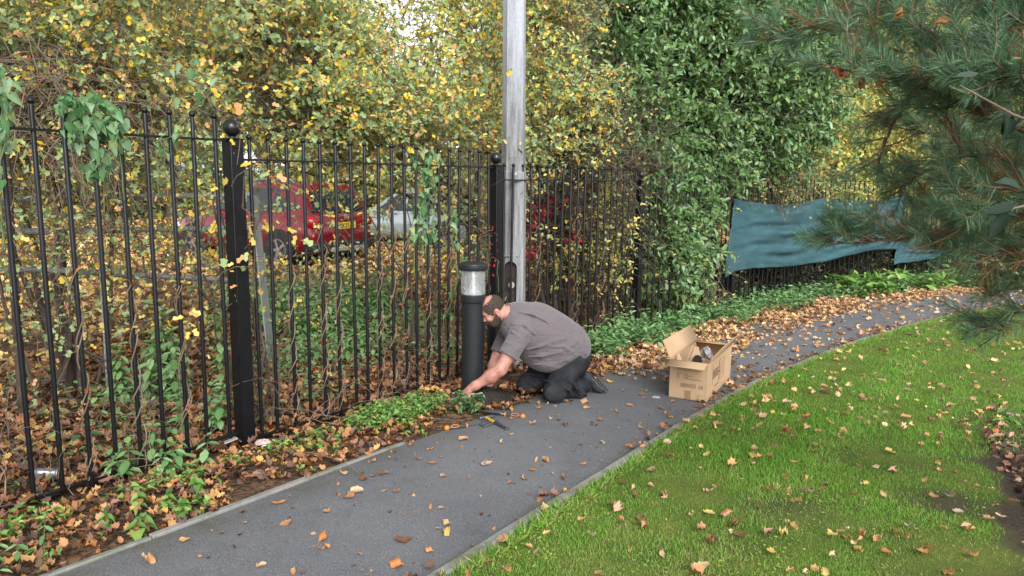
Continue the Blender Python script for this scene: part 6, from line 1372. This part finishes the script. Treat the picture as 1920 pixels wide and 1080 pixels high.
pbd = gp(1890, 930)[:2] + rng.normal(size=(1600, 2))*[.55, 1.0]; pbd = pbd[(pbd[:, 0] - 2.75)*.86 - (pbd[:, 1] - 4.1)*.36 > .22]; litter('leaf_litter', 'dark crumpled leaf mulch on the shady bed at the lower right', pbd, .055, .04, leafmat('dark leaf mulch', [(.12, .06, .04), (.22, .10, .06), (.07, .045, .035), (.34, .18, .10), (.16, .09, .07), (.44, .26, .15)], .6, .1))
# ================================================================== GRASS
TEMPL['blade'] = ([(-.05, 0, 0), (.05, 0, 0), (.038, .55, .05), (0, 1, .22), (-.038, .55, .05)], [[0, 1, 2, 3, 4]])
gpnts = np.concatenate([lawn_pts(330000), ]) ; bq = bare(gpnts[:, 0], gpnts[:, 1]); dens = np.clip(1 - 1.1*bq, .02, 1)*(1 - .55*np.clip(noise2(gpnts[:, 0], gpnts[:, 1], 2.6, 1) + (4.2 - gpnts[:, 1])*.35, 0, 1)*(gpnts[:, 1] < 6)); near_thin = np.clip((5.2 - gpnts[:, 1])/3, 0, 1)*.25
gpnts = gpnts[rng.random(len(gpnts)) < dens - near_thin*(noise2(gpnts[:, 0], gpnts[:, 1], 2.3) > 0)]
n = len(gpnts); r = np.linalg.norm(gpnts, axis=1); tall = 1 + .35*noise2(gpnts[:, 0], gpnts[:, 1], 1.9)
d = np.c_[rng.normal(size=(n, 2))*.42, np.ones(n)]; ht = (.020 + .026*rng.random(n))*np.clip(tall, .5, 1.6)*(1 - .45*np.clip((5.2 - gpnts[:, 1])/2.4, 0, 1))
M_grass = leafmat('grass blade', [(.15, .35, .04), (.30, .57, .07), (.32, .64, .10), (.20, .44, .06), (.38, .64, .12), (.46, .62, .15), (.46, .50, .16), (.64, .60, .26)], .5, .5, .4)
gm = scatter_mesh('grass', 'blade', np.c_[gpnts, lawn_z(gpnts[:, 0], gpnts[:, 1]) - .004], d, ht, None, np.clip(.34 + .17*rng.normal(size=n) + .16*noise2(gpnts[:, 0], gpnts[:, 1], 2.1) + .12*noise2(gpnts[:, 0], gpnts[:, 1], 6.3, 2) + .25*np.clip((4.6 - gpnts[:, 1])/1.6, 0, 1) + .5*(rng.random(n) < .05), 0, 1))
# wider blades where they are far away
tag(obj('grass', gm, M_grass), 'short vivid green grass of the lawn', 'grass', kind='stuff')
pk = offs(RA, .075)[(rng.random(9000)*190).astype(int)] + np.c_[rng.random(9000)*.05, -rng.random(9000)*.04] + rng.normal(size=(9000, 2))*.012
tag(obj('grass_fringe', scatter_mesh('gf', 'blade', np.c_[pk, lawn_z(pk[:, 0], pk[:, 1])], np.c_[rng.normal(size=(9000, 2))*.7, np.ones(9000)], .04 + .03*rng.random(9000), None), M_grass), 'longer grass fringe leaning over the lawn-side kerb', 'grass', kind='stuff')
moss = lawn_pts(60000); moss = moss[(bare(moss[:, 0], moss[:, 1]) < .6) & (moss[:, 1] < 6.5)]; moss = moss[noise2(moss[:, 0], moss[:, 1], 2.6, 1) + .5*noise2(moss[:, 0], moss[:, 1], 7.) + (4.2 - moss[:, 1])*.35 > .25]
ground_cover('lawn_weeds', 'tiny clover and moss leaves low in the near lawn', lambda n: moss, 0, .016, 'oval', leafmat('yellow moss', [(.34, .44, .06), (.24, .38, .06), (.44, .50, .09), (.20, .30, .05), (.5, .46, .16)]), .022)
